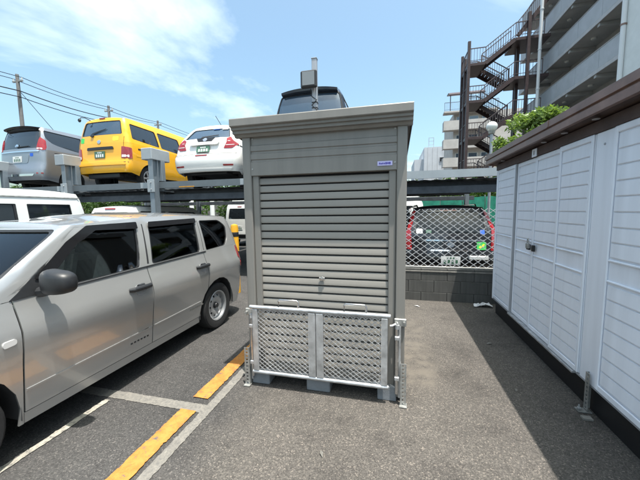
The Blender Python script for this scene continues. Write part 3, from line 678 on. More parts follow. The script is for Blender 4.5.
# three feet
for x0, x1 in ((-1.195, -1.035), (-0.70, -0.50), (-0.115, 0.03)):
    obj('foot_block', MB().box(x0, x1, CYF - 0.012, CYF + 0.14, 0.0, 0.118, 0.006), 'grey_block', lock)
for x0, x1 in ((-1.195, -1.035), (-0.70, -0.50), (-0.115, 0.03)):
    obj('foot_block', MB().box(x0, x1, CYB - 0.2, CYB - 0.04, 0.0, 0.105, 0.006), 'grey_block', lock)
obj('floor_beam', MB().box(CX0 + 0.08, CX1 - 0.08, CYF + 0.145, CYF + 0.19, 0.03, 0.10), 'dark_gap', lock)

# ------------------------------------------------------------------ the low gate in front of the shutter
GY = 2.245
gate = thing('mesh_gate', 'low galvanised gate with two expanded metal panels across the locker foot', 'gate', (-0.6, GY, 0.12))
gx0, gx1, gz0, gz1 = -1.150, -0.038, 0.125, 0.702
obj('top_rail', MB().tube([(gx0 - 0.022, GY, gz1), (gx1 + 0.02, GY, gz1)], 0.0165, 12), 'galv', gate)
obj('bottom_rail', MB().tube([(gx0 - 0.01, GY, gz0 + 0.012), (gx1 + 0.008, GY, gz0 + 0.012)], 0.0165, 12), 'galv', gate)
def stile(x0, x1, n='stile'): return obj(n, MB().box(x0, x1, GY - 0.014, GY + 0.014, gz0 + 0.027, gz1 - 0.016, 0.003), 'galv', gate)
stile(gx0, gx0 + 0.048); stile(gx1 - 0.048, gx1); stile(-0.662, -0.603); stile(-0.597, -0.538)
for (x0, x1, lab) in ((gx0 + 0.05, -0.664, 'l'), (-0.536, gx1 - 0.05, 'r')):
    m1 = MB(); diamond(m1, x0, x1, gz0 + 0.034, gz1 - 0.02, GY, 0.0475, 0.036, 0.0052, 0.006)
    mo = obj('expanded_mesh', m1, 'galv', gate, smooth=0)
    for ze in (gz0 + 0.029, gz1 - 0.028): obj('mesh_edge', MB().box(x0, x1, GY + 0.008, GY + 0.013, ze, ze + 0.011), 'galv', mo)
for hx in (-0.83, -0.285):
    obj('handle', MB().tube([(hx - 0.085, GY, gz1 + 0.014), (hx - 0.085, GY, gz1 + 0.062), (hx - 0.073, GY, gz1 + 0.074), (hx + 0.073, GY, gz1 + 0.074), (hx + 0.085, GY, gz1 + 0.062), (hx + 0.085, GY, gz1 + 0.014)], 0.0085, 10), 'stainless', gate)
for s, px_ in ((-1, CX0 + 0.03), (1, CX1 - 0.034)):
    t = thing('gate_support', ('left' if s < 0 else 'right') + ' slotted steel strut and clamp holding the gate to the locker', 'bracket', (px_, 2.27, 0), group='struts beside the mesh gate')
    obj('clamp', MB().box(px_ - 0.045, px_ + 0.045, CYF - 0.022, CYF - 0.002, 0.615, 0.675, 0.005).tube([(px_ - 0.03, CYF - 0.045, 0.645), (px_ - 0.03, CYF - 0.02, 0.645)], 0.011, 6).tube([(px_ + 0.028, CYF - 0.045, 0.65), (px_ + 0.028, CYF - 0.02, 0.65)], 0.009, 6), 'galv_old', t)
    obj('arm', MB().tube([(px_ - s * 0.02, CYF - 0.03, 0.645), (px_ - s * 0.06, GY, 0.63), (px_ - s * 0.075, GY, 0.628)], 0.009, 8), 'galv', t)
    obj('hinge_rod', MB().tube([(px_ - s * 0.022, GY + 0.012, 0.09), (px_ - s * 0.022, GY + 0.012, 0.605)], 0.0135, 10), 'stainless', t)
    obj('rod_cap', MB().tube([(px_ - s * 0.022, GY + 0.012, 0.605), (px_ - s * 0.022, GY + 0.012, 0.635)], 0.018, 8), 'galv', t)
    for z in (0.2, 0.52): obj('hinge_knuckle', MB().box(px_ - s * 0.022 - 0.018, px_ - s * 0.022 + 0.018, GY - 0.008, GY + 0.03, z, z + 0.03, 0.004), 'galv', t)
    b = MB(); x0 = px_ + (0.004 if s > 0 else -0.05)
    perforated(b, x0, GY - 0.004, 0.006, 0.34, 0.044); b.box(x0 + (0.0405 if s < 0 else 0.0), x0 + (0.044 if s < 0 else 0.0035), GY, GY + 0.04, 0.006, 0.34)
    b.box(x0 - 0.006, x0 + 0.05, GY - 0.03, GY + 0.03, 0.0045, 0.010)
    obj('slotted_angle', b, 'galv_old', t, smooth=0)
    obj('flat_bar', MB().box(px_ - 0.006 - s * 0.004, px_ + 0.010 - s * 0.004, GY + 0.022, GY + 0.026, 0.05, 0.62), 'galv', t)

# ================================================================== vehicles
class Ring:
    """the skin of a car's body or glasshouse: u runs round the plan outline from the middle of the rear, z is height"""
    def __init__(s, Wh, L, hw, yr, yf, rr=0.14, rf=0.14, br=0.06, bf=0.10, y0=0.7, y1=None, taper=0.03):
        s.Wh, s.L, s.rr, s.rf, s.br, s.bf = Wh, L, rr, rf, br, bf
        s.hw, s.yr, s.yf = hermite(hw), hermite(yr), hermite(yf); s.y0 = y0; s.y1 = y1 if y1 else L - 0.9; s.taper = taper
        s.Lr, s.ra = Wh - rr, rr * PI / 2; s.Lf, s.fa = Wh - rf, rf * PI / 2
        s.side = L - br - rr - bf - rf; s.U = s.Lr + s.ra + s.side + s.fa + s.Lf
    def ref(s, u):
        if u < s.Lr: return u, s.br * (u / s.Lr) ** 2
        u -= s.Lr
        if u < s.ra: t = u / s.rr; return s.Lr + s.rr * math.sin(t), s.br + s.rr * (1 - math.cos(t))
        u -= s.ra
        if u < s.side: return s.Wh, s.br + s.rr + u
        u -= s.side
        if u < s.fa: t = u / s.rf; return s.Lf + s.rf * math.cos(t), s.L - s.bf - s.rf + s.rf * math.sin(t)
        u -= s.fa; x = max(0, s.Lf - u); return x, s.L - s.bf * (x / s.Lf) ** 2
    def P(s, u, z):
        sg = 1 if u >= 0 else -1; x, y = s.ref(min(abs(u), s.U)); c = (y - s.L / 2) / (s.L / 2)
        x = x * s.hw(z) / s.Wh * (1 - s.taper * abs(c) ** 3)
        if y < s.y0: y = s.y0 - (s.y0 - y) * (s.y0 - s.yr(z)) / s.y0
        elif y > s.y1: y = s.y1 + (y - s.y1) * (s.yf(z) - s.y1) / (s.L - s.y1)
        return Vector((sg * x, y, z))
    def F(s, v, z): p = s.P(s.U - abs(v), z); return Vector((p.x if v >= 0 else -p.x, p.y, p.z))
    def side_uv(s, sg):
        def inv(y, z):
            if y < s.y0: y = s.y0 - (s.y0 - y) * s.y0 / (s.y0 - s.yr(z))
            elif y > s.y1: y = s.y1 + (y - s.y1) * (s.L - s.y1) / (s.yf(z) - s.y1)
            y = max(y, s.br + s.rr * 0.2)
            if y < s.br + s.rr: return sg * (s.Lr + s.rr * math.acos(max(-1, min(1, 1 - (y - s.br) / s.rr)))), z
            return sg * (s.Lr + s.ra + y - s.br - s.rr), z
        return inv
    def rear_uv(s, x, z):
        xr = x * s.Wh / s.hw(z) / (1 - s.taper); a = abs(xr)
        if a > s.Lr: a = s.Lr + s.rr * math.asin(min(1, (a - s.Lr) / s.rr))
        return math.copysign(a, x), z
    def front_uv(s, x, z):
        xr = x * s.Wh / s.hw(z) / (1 - s.taper); a = abs(xr)
        if a > s.Lf: a = s.Lf + s.rf * math.asin(min(1, (a - s.Lf) / s.rf))
        return math.copysign(a, x), z
    def u_at(s, y, z): return s.side_uv(1)(y, z)[0]

def dome(mb, ring, zt, u0, u1, crown, n=26, m=11, end=0.35, p=2.4, thick=0.0):
    """roof or bonnet skin stretched between the left and right rim"""
    vs = []; fs = []; w_ = 2 * m + 1
    for i in range(n + 1):
        t = i / n; u = u0 + (u1 - u0) * t
        q = ring.P(u, zt(ring.ref(u)[1]))
        e = min(1, min(t, 1 - t) / 0.22); e = e * e * (3 - 2 * e)
        for j in range(-m, m + 1):
            f = j / m; f2 = math.copysign(1 - (1 - abs(f)) ** 1.4, f)
            vs.append((q.x * f2, q.y, q.z + crown * (1 - abs(f2) ** p) * (end + (1 - end) * e)))
    for i in range(n):
        for j in range(w_ - 1): a = i * w_ + j; fs.append((a, a + 1, a + w_ + 1, a + w_))
    # orientation upwards
    a, b, c = Vector(vs[fs[len(fs) // 2][0]]), Vector(vs[fs[len(fs) // 2][1]]), Vector(vs[fs[len(fs) // 2][2]])
    if (b - a).cross(c - a).z < 0: fs = [tuple(reversed(f)) for f in fs]
    mb.add(vs, fs)

def arch(yc, zc, r, zs, n=12):
    a0 = math.asin(max(-1, min(1, (zs - zc) / r)))
    return [(yc - r * math.cos(a), zc + r * math.sin(a)) for a in [a0 + (PI - 2 * a0) * i / n for i in range(n + 1)]]

def wheel(parent, x, y, r, style, sgn, wd=0.17):
    """tyre with its rim as a sub-part"""
    t = MB(); h = wd / 2; ri = r * 0.64
    t.lathe([(ri, -h * 0.85), (r * 0.80, -h), (r * 0.93, -h * 0.96), (r * 0.985, -h * 0.78), (r, -h * 0.4), (r, h * 0.4), (r * 0.985, h * 0.78), (r * 0.93, h * 0.96), (r * 0.80, h), (ri, h * 0.85)], (x, y, r), 'x', 40)
    ty = obj('wheel', t, 'rubber', parent, world=False)
    b = MB(); o = h * 0.86 * sgn
    b.lathe([(ri * 1.03, o), (ri * 1.0, o * 1.05), (ri * 0.93, o * 0.95), (ri * 0.90, o * 0.45), (ri * 0.90, -o)], (x, y, r), 'x', 40)
    def dish(u, v):
        q = math.hypot(u, v) / ri; k = 0.35 + 0.42 * max(0, 1 - abs(q - 0.52) / 0.4) if style == 'steel' else 0.62 - 0.25 * max(0, 1 - q / 0.3)
        return Vector((x + o * k, y + u, r + v))
    outer = [(ri * 0.91 * math.cos(a), ri * 0.91 * math.sin(a)) for a in [2 * PI * i / 40 for i in range(40)]]
    holes = []
    if style == 'steel':
        for i in range(10):
            a = 2 * PI * i / 10; c = (ri * 0.69 * math.cos(a), ri * 0.69 * math.sin(a)); holes.append([(c[0] + ri * 0.085 * math.cos(q), c[1] + ri * 0.085 * math.sin(q)) for q in [2 * PI * j / 10 for j in range(10)]])
    else:
        nsp = style
        for i in range(nsp):
            a = 2 * PI * i / nsp; g_ = PI / nsp
            holes.append(rpoly([(ri * 0.34 * math.cos(a - g_ * 0.45), ri * 0.34 * math.sin(a - g_ * 0.45)), (ri * 0.84 * math.cos(a - g_ * 0.72), ri * 0.84 * math.sin(a - g_ * 0.72)), (ri * 0.84 * math.cos(a + g_ * 0.72), ri * 0.84 * math.sin(a + g_ * 0.72)), (ri * 0.34 * math.cos(a + g_ * 0.45), ri * 0.34 * math.sin(a + g_ * 0.45))], 0.02, 2))
    b.sheet(outer, holes, dish, 0.035, 0, 0.006, Vector((x - sgn * 3, y, r)))
    ro = obj('rim', b, 'wheel_silver', ty, world=False)
    obj('hub', MB().lathe([(0.0, o * 0.9), (ri * 0.16, o * 0.88), (ri * 0.20, o * 0.7), (ri * 0.22, o * 0.3)], (x, y, r), 'x', 20), 'car_plastic' if style == 'steel' else 'wheel_silver', ty, world=False)
    obj('brake_drum', MB().lathe([(0.0, o * 0.05), (ri * 0.8, o * 0.05), (ri * 0.8, -o)], (x, y, r), 'x', 24), 'car_plastic', ty, world=False)
    return ty

def vehicle(spec):
    """spec: name, label, loc, rotz, paint, dimensions and the features of the skin. Local frame: rear at y=0, front towards +y."""
    S = spec; t = thing(S['name'], S['label'], S['cat'], S['loc'], S.get('rotz', 0.0), S.get('group'))
    Wh, L = S['Wh'], S['L']; hw = S['hw']; zs, zbelt = S['sill'], S['belt']; ztop = S['ztop']
    low = Ring(Wh, L, hw, S['yr'], S['yf'], S.get('rr', 0.14), S.get('rf', 0.2), S.get('br', 0.06), S.get('bf', 0.14), taper=S.get('taper', 0.03))
    Lu = hermite(S['yfu'])(0)
    up = Ring(Wh, Lu, hw, S['yr'], S['yfu'], S.get('rr', 0.14), S.get('rfu', 0.10), S.get('br', 0.06), 0.10, y1=S['y1u'], taper=0.0)
    # same narrowing along the length for both skins
    up.taper = 0.0; low_t = low.taper
    def upP(u, z):
        p = up.P(u, z); c = (p.y - L / 2) / (L / 2); p.x *= 1 - low_t * min(1, abs(c)) ** 3; return p
    def upF(v, z):
        p = up.F(v, z); c = (p.y - L / 2) / (L / 2); p.x *= 1 - low_t * min(1, abs(c)) ** 3; return p
    ctr = Vector((0, L / 2, 0.7)); bf_ = hermite(zbelt) ; tf = hermite(ztop)
    wr, ws = S['wr'], S['wheels']; ar = S.get('arch', wr + 0.055)
    step = S.get('step', 0.09); paint = S['paint']
    zrb = S.get('rear_bottom', zs)
    # ---- lower skin
    half = [(low.u_at(0.35, zs) * 0, zrb), (low.Lr + low.ra, zrb)]
    for yw in ws:
        for (y, z) in arch(yw, wr, ar, zs): half.append((low.u_at(y, z), max(z, zs)))
    ue = low.U - low.Lf * 0.02
    half += [(low.Lr + low.ra + low.side, zs), (ue, zs)]
    top = [(0.0, bf_(0))] + [(low.u_at(y, bf_(y)), bf_(y)) for y in [0.3 + (L - 0.7) * i / 24 for i in range(25)]] + [(ue, bf_(L))]
    body = MB()
    right = half + top[::-1]
    gaps = S.get('panels')
    if not gaps:
        body.sheet([(-u, z) for u, z in half[1:][::-1]] + half + top[::-1] + [(-u, z) for u, z in top[1:]], [], low.P, step, 0, 0.012, ctr)
    else:   # separate fenders, doors and quarter panels with open shut-lines between them
        def clip(y0, y1):
            bot = [(y0, zs)] + [p for yw in ws for p in arch(yw, wr, ar, zs) if y0 < p[0] < y1] + [(y1, zs)]
            for yw in ws:   # a panel edge that falls inside an arch starts on the arch
                if abs(y0 - yw) < ar: bot[0] = (y0, wr + math.sqrt(ar * ar - (y0 - yw) ** 2))
                if abs(y1 - yw) < ar: bot[-1] = (y1, wr + math.sqrt(ar * ar - (y1 - yw) ** 2))
            return bot + [(y, bf_(y)) for y in [y1 + (y0 - y1) * i / 8 for i in range(9)]]
        e = 0.005; ya = gaps[0]; yz = gaps[-1]
        hb = [(u, z) for u, z in half if u <= low.u_at(ya, 0.6)] + [(low.u_at(ya - e, wr + 0.15), wr + math.sqrt(max(0.0, ar * ar - (ya - ws[0]) ** 2)) if abs(ya - ws[0]) < ar else zs)]
        ht = [(0.0, bf_(0))] + [(low.u_at(y, bf_(y)), bf_(y)) for y in [0.3 + (ya - e - 0.3) * i / 8 for i in range(9)]]
        body.sheet([(-u, z) for u, z in hb[1:][::-1]] + hb + ht[::-1] + [(-u, z) for u, z in ht[1:]], [], low.P, step, 0, 0.012, ctr)
        for sg in (1, -1):
            inv = low.side_uv(sg)
            for a, c in zip(gaps[:-1], gaps[1:]):
                sill_h = 0.075
                d = MB().sheet([(p[0], max(p[1], zs + sill_h)) for p in clip(a + e, c - e)], [], low.P, step, 0, 0.012, ctr, inv=inv)
                do = obj('door', d, paint, t, world=False); S.setdefault('_doors', {})[(sg, a)] = do
            ys_ = ws[0] + ar + 0.004; sl = MB().sheet([(ys_, zs), (yz, zs), (yz, zs + sill_h - 0.007), (ys_, zs + sill_h - 0.007)], [], low.P, step, -0.004, 0.012, ctr, inv=inv)
            obj('sill', sl, paint, t, world=False)
        # fender and nose
        hf = [(low.u_at(yz + e, zs), zs)] + [(u, z) for u, z in half if u > low.u_at(yz + e, wr + 0.1) + 0.01]
        tfp = [(low.u_at(y, bf_(y)), bf_(y)) for y in [yz + e + (L - 0.4 - yz - e) * i / 10 for i in range(11)]] + [(ue, bf_(L))]
        U_ = low.U
        fl_ = [(U_ - u, z) for u, z in hf] + [(U_ - u, z) for u, z in tfp[::-1]]
        body.sheet([(v, z) for v, z in [(U_ - u, z) for u, z in hf]] + [(-v, z) for v, z in [(U_ - u, z) for u, z in hf][::-1]] + [(-(U_ - u), z) for u, z in tfp] + [((U_ - u), z) for u, z in tfp[::-1]], [], low.F, step, 0, 0.012, ctr)
    # ---- glasshouse
    A = S['ya']                                           # where the windscreen skin takes over from the side skin
    def sidepoly(sg): return None
    n_ = 26
    bt = [(0.0, bf_(0) + 0.001)] + [(up.side_uv(1)(y, bf_(y))[0], bf_(y) + 0.001) for y in [0.3 + (A - 0.3) * i / n_ for i in range(n_ + 1)]]
    tp = [(0.0, tf(0))] + [(up.Lr * k, tf(0)) for k in (0.5, 1.0)] + [(up.side_uv(1)(y, tf(y))[0], tf(y)) for y in [0.35 + (S['yat'] - 0.35) * i / n_ for i in range(n_ + 1)]]
    holes = []; hole_defs = []
    if S.get('rear_window'):
        h = [up.rear_uv(*p) for p in rpoly(*S['rear_window'])]; holes.append(h); hole_defs.append(('rear_window', h))
    for pts, r in S['side_windows']:
        for sg in (1, -1):
            inv = up.side_uv(sg); h = [inv(*p) for p in rpoly(pts, r)]
            # insert intermediate points so curved skins keep straight edges
            holes.append(h); hole_defs.append(('side_window', h))
    body.sheet([(-u, z) for u, z in bt[1:][::-1]] + bt + tp[::-1] + [(-u, z) for u, z in tp[1:]], holes, upP, step, 0, 0.014, ctr)
    vb, vt = up.U - bt[-1][0], up.U - tp[-1][0]
    k_ = 10
    edge = [(vb + (vt - vb) * i / k_, bt[-1][1] + (tp[-1][1] - bt[-1][1]) * i / k_) for i in range(k_ + 1)]
    tpf = [(vt * (1 - 2 * i / 12), tf(S['yat'])) for i in range(1, 12)]
    ws_h = rpoly([up.front_uv(*p) for p in S['windscreen']], 0.06)
    body.sheet(edge + tpf + [(-v, z) for v, z in edge[::-1]], [ws_h], upF, step, 0, 0.014, ctr)
    # ---- roof and bonnet
    class Q: pass
    q_ = Q(); q_.P = upP; q_.ref = up.ref
    dome(body, q_, lambda y: tf(y), 0.001, up.U - 0.001, S.get('crown', 0.05), 40)
    if S.get('bonnet'):
        u0 = low.u_at(S['bonnet'], bf_(S['bonnet']))
        dome(body, low, lambda y: bf_(y), u0, ue - 0.001, 0.05, 20, end=0.75)
    bo = obj('body', body, paint, t, world=False, smooth=S.get('smooth', 38))
    # ---- glass with a dark rubber seal round it
    gl = S.get('glass', {})
    for nm, h in hole_defs:
        c = Vector((sum(p[0] for p in h) / len(h), sum(p[1] for p in h) / len(h)))
        big = [tuple(c + (Vector(p) - c) * 1.012) for p in h]; small = [tuple(c + (Vector(p) - c) * 0.955) for p in h]
        g_ = obj(nm, MB().sheet(big, [], upP, step, -0.0155, 0.004, ctr), gl.get(nm, 'dark_glass'), t, world=False)
        obj('seal', MB().sheet([tuple(c + (Vector(p) - c) * 1.004) for p in h], [small], upP, step, -0.006, 0.009, ctr), 'car_plastic', g_, world=False)
    c = Vector((0, sum(p[1] for p in ws_h) / len(ws_h)))
    g_ = obj('windscreen', MB().sheet([tuple(c + (Vector(p) - c) * 1.012) for p in ws_h], [], upF, step, -0.0155, 0.004, ctr), gl.get('windscreen', 'dark_glass'), t, world=False)
    obj('seal', MB().sheet([tuple(c + (Vector(p) - c) * 1.004) for p in ws_h], [[tuple(c + (Vector(p) - c) * 0.955) for p in ws_h]], upF, step, -0.006, 0.009, ctr), 'car_plastic', g_, world=False)
    # ---- inside / underside
    fl = MB().box(-Wh * 0.86, Wh * 0.86, ws[0] + ar + 0.02, ws[1] - ar - 0.02, zs + 0.02, zs + 0.06).box(-Wh * 0.55, Wh * 0.55, 0.25, ws[0] + ar + 0.019, zs + 0.022, zs + 0.058).box(-Wh * 0.55, Wh * 0.55, ws[1] - ar - 0.019, L - 0.35, zs + 0.022, zs + 0.058); obj('underbody', fl, 'cabin_dark', t, world=False)
    for yw in ws:
        for sg in (1, -1):
            well = MB(); pts = arch(yw, wr, ar + 0.006, zs + 0.03, 14); vs = [(sg * x, y, z) for x in (Wh * 0.97 - 0.03, Wh - 0.33) for y, z in pts]; n = len(pts)
            well.add(vs, [(i, i + 1, n + i + 1, n + i) for i in range(n - 1)] + [tuple(range(n, 2 * n))])
            obj('wheel_well', well, 'cabin_dark', t, world=False)
    if not S.get('interior'):
        obj('cabin', MB().box(-Wh * 0.80, Wh * 0.80, 0.40, S['ya'] - 0.45, zs + 0.07, bf_(1.5) - 0.03), 'cabin_dark', t, world=False)
    # ---- wheels
    for yw in ws:
        for sg in (1, -1): wheel(t, sg * (low.P(low.u_at(yw, wr), wr + 0.02).x - S.get('wheel_in', 0.105)), yw, wr, S.get('wheel_style', 5), sg)
    # ---- things on the skin
    for f in S.get('rear_parts', ()):
        nm, poly, mt_, off, th = f[:5]; kw = f[5] if len(f) > 5 else {}
        rg = up if kw.get('up') else low; fn = upP if kw.get('up') else low.P
        for sg in ((1, -1) if kw.get('both') else (1,)):
            pp = [(sg * x, z) for x, z in (rpoly(poly, kw.get('r', 0.02)))]
            o = obj(nm, MB().sheet(pp, [], fn, kw.get('step', 0.06), off, th, ctr, inv=rg.rear_uv), mt_, t, world=False)
            for (n2, poly2, mt2, off2, th2) in kw.get('sub', ()):
                obj(n2, MB().sheet([(sg * x, z) for x, z in rpoly(poly2, 0.006)], [], fn, 0.06, off2, th2, ctr, inv=rg.rear_uv), mt2, o, world=False)
    for f in S.get('side_parts', ()):
        nm, poly, mt_, off, th = f[:5]; kw = f[5] if len(f) > 5 else {}
        rg = up if kw.get('up') else low; fn = upP if kw.get('up') else low.P
        for sg in kw.get('sides', (1, -1)):
            obj(nm, MB().sheet(rpoly(poly, kw.get('r', 0.01)), [], fn, kw.get('step', 0.06), off, th, ctr, inv=rg.side_uv(sg)), mt_, t, world=False)
    for f in S.get('front_parts', ()):
        nm, poly, mt_, off, th = f[:5]; kw = f[5] if len(f) > 5 else {}
        for sg in ((1, -1) if kw.get('both') else (1,)):
            obj(nm, MB().sheet([(sg * x, z) for x, z in rpoly(poly, 0.03)], [], low.F, 0.07, off, th, ctr, inv=low.front_uv), mt_, t, world=False)
    S['root'], S['low'], S['up'], S['upP'], S['upF'], S['ctr'] = t, low, up, upP, upF, ctr
    return S
def rect(x0, x1, z0, z1): return [(x0, z0), (x1, z0), (x1, z1), (x0, z1)]
def plate(x0, x1, z0, z1, mt_='plate_white', ink='plate_green', up=False, off=0.014):
    wdt = x1 - x0; h = z1 - z0; sub = []
    for k in range(3): sub.append(('printed_mark', rect(x0 + wdt * (0.3 + 0.15 * k), x0 + wdt * (0.40 + 0.15 * k), z1 - h * 0.30, z1 - h * 0.12), ink, off + 0.0015, 0.001))
    for k in range(4): sub.append(('printed_mark', rect(x0 + wdt * (0.14 + 0.20 * k), x0 + wdt * (0.27 + 0.20 * k), z0 + h * 0.12, z0 + h * 0.58), ink, off + 0.0015, 0.001))
    return ('number_plate', rect(x0, x1, z0, z1), mt_, off, 0.010, {'r': 0.008, 'sub': sub, 'up': up})
def emblem(x, z, r, mt_='chrome', up=False):
    return [('emblem', [(x + r * math.cos(a), z + r * 0.85 * math.sin(a)) for a in [2 * PI * i / 14 for i in range(14)]], mt_, 0.010, 0.008, {'r': 0, 'up': up, 'sub': [('emblem_bar', rect(x - r * 1.15, x + r * 1.15, z - r * 0.18, z + r * 0.18), mt_, 0.014, 0.004)]})]

HW_SEDAN = [(0.18, 0.775), (0.40, 0.802), (0.60, 0.826), (0.745, 0.846), (0.785, 0.847), (0.83, 0.837), (0.96, 0.795), (1.0, 0.785), (1.2, 0.728), (1.4, 0.655), (1.47, 0.615)]
# ---------------------------------------------------------------- silver wagon beside the camera
wag = vehicle(dict(name='station_wagon', label='silver station wagon parked on the left beside the yellow line', cat='car', loc=(-3.0, 4.14, 0), rotz=PI, paint='paint_silver',
    Wh=0.847, L=4.19, hw=HW_SEDAN, sill=0.205, belt=[(0, 1.045), (1.0, 1.02), (2.0, 1.0), (2.9, 0.985), (3.4, 0.93), (4.19, 0.76)],
    ztop=[(0, 1.415), (0.4, 1.44), (1.3, 1.465), (2.0, 1.445), (2.4, 1.415), (3.0, 1.40)],
    yr=[(0.2, 0.06), (0.38, 0.0), (0.55, 0.01), (0.8, 0.035), (1.05, 0.04), (1.25, 0.065), (1.40, 0.12), (1.47, 0.19)],
    yf=[(0.2, 4.10), (0.35, 4.18), (0.55, 4.19), (0.7, 4.15), (0.80, 4.05), (0.95, 3.95)],
    yfu=[(0.0, 3.32), (0.94, 3.30), (1.1, 3.03), (1.3, 2.70), (1.40, 2.52), (1.47, 2.36)], y1u=1.85, ya=2.86, yat=2.36, rr=0.17, rf=0.25, rfu=0.07, bf=0.16, taper=0.035,
    wr=0.297, wheels=(0.78, 3.27), arch=0.365, wheel_style='steel', wheel_in=0.068, step=0.06, panels=[1.005, 1.87, 2.885], bonnet=3.22, crown=0.045, interior=True,
    rear_window=([(-0.60, 1.08), (0.60, 1.08), (0.52, 1.38), (-0.52, 1.38)], 0.05),
    side_windows=[([(1.055, 1.035), (1.80, 1.017), (1.70, 1.395), (0.985, 1.41)], 0.035), ([(0.94, 1.035), (0.90, 1.40), (0.47, 1.395), (0.34, 1.30), (0.40, 1.13), (0.50, 1.05)], [0.02, 0.03, 0.06, 0.06, 0.06, 0.05]),
                  ([(1.94, 1.015), (2.60, 1.0), (2.70, 1.045), (2.44, 1.27), (2.25, 1.38), (1.84, 1.395)], [0.02, 0.01, 0.04, 0.08, 0.05, 0.03])],
    windscreen=[(-0.775, 1.0), (0.775, 1.0), (0.635, 1.39), (-0.635, 1.39)],
    glass={'rear_window': 'car_glass', 'side_window': 'car_glass', 'windscreen': 'shield_glass'},
    rear_parts=[('tail_lamp', [(0.58, 0.72), (0.80, 0.70), (0.80, 1.02), (0.62, 1.02)], 'lamp_red', 0.006, 0.02, {'both': True, 'r': 0.03}), plate(-0.17, 0.17, 0.62, 0.78)] + emblem(0, 0.92, 0.05)
        + [('bumper_top', rect(-0.62, 0.62, 0.555, 0.575), 'car_plastic', 0.006, 0.012)],
    side_parts=[('lamp_wrap', [(0.10, 0.74), (0.20, 0.76), (0.15, 1.0), (0.08, 1.0)], 'lamp_red', 0.004, 0.014),
                ('side_marker', [(2.92, 0.742), (2.985, 0.735), (2.985, 0.772), (2.92, 0.776)], 'lamp_clear', 0.008, 0.012, {'r': 0.015}),
                ('door_visor', [(1.845, 1.352), (2.25, 1.362), (2.435, 1.268), (2.68, 1.062), (2.755, 1.09), (2.50, 1.295), (2.31, 1.402), (1.835, 1.412)], 'gloss_black', 0.017, 0.003, {'up': True}),
                ('door_visor', [(0.985, 1.372), (1.72, 1.358), (1.70, 1.408), (0.975, 1.422)], 'gloss_black', 0.017, 0.003, {'up': True}),
                ('belt_moulding', [(0.96, 1.02), (1.81, 1.002), (2.62, 0.985), (2.62, 0.997), (1.81, 1.014), (0.96, 1.032)], 'car_plastic', 0.006, 0.012, {'up': True, 'r': 0}),
                ('pillar_strip', [(1.835, 1.03), (1.855, 1.03), (1.775, 1.395), (1.765, 1.395)], 'dark_gap', 0.0015, 0.003, {'up': True, 'r': 0}),
                ('pillar_strip', [(0.985, 1.045), (0.992, 1.045), (0.94, 1.40), (0.935, 1.40)], 'dark_gap', 0.0015, 0.003, {'up': True, 'r': 0}),
                ('sail_panel', [(2.56, 0.999), (2.905, 0.987), (2.85, 1.025), (2.76, 1.098), (2.69, 1.10), (2.60, 1.07)], 'car_plastic', 0.006, 0.012, {'up': True, 'r': 0.01}),
                ('fuel_lid', rect(0.50, 0.66, 0.86, 1.00), 'paint_silver', 0.0025, 0.003, {'sides': (1,), 'r': 0.02}),
                ('vehicle_badge', rect(1.10, 1.34, 0.408, 0.424), 'galv_old', 0.003, 0.003, {'sides': (-1,), 'r': 0})],
    front_parts=[('headlamp', [(0.48, 0.60), (0.78, 0.62), (0.80, 0.82), (0.55, 0.78)], 'lamp_clear', 0.006, 0.02, {'both': True}), ('grille', rect(-0.42, 0.42, 0.62, 0.74), 'gloss_black', 0.005, 0.015), ('air_intake', rect(-0.55, 0.55, 0.30, 0.46), 'car_plastic', 0.004, 0.015), ('number_plate', rect(-0.165, 0.165, 0.43, 0.595), 'plate_white', 0.02, 0.012)]))
T = wag['root']; low, up = wag['low'], wag['up']
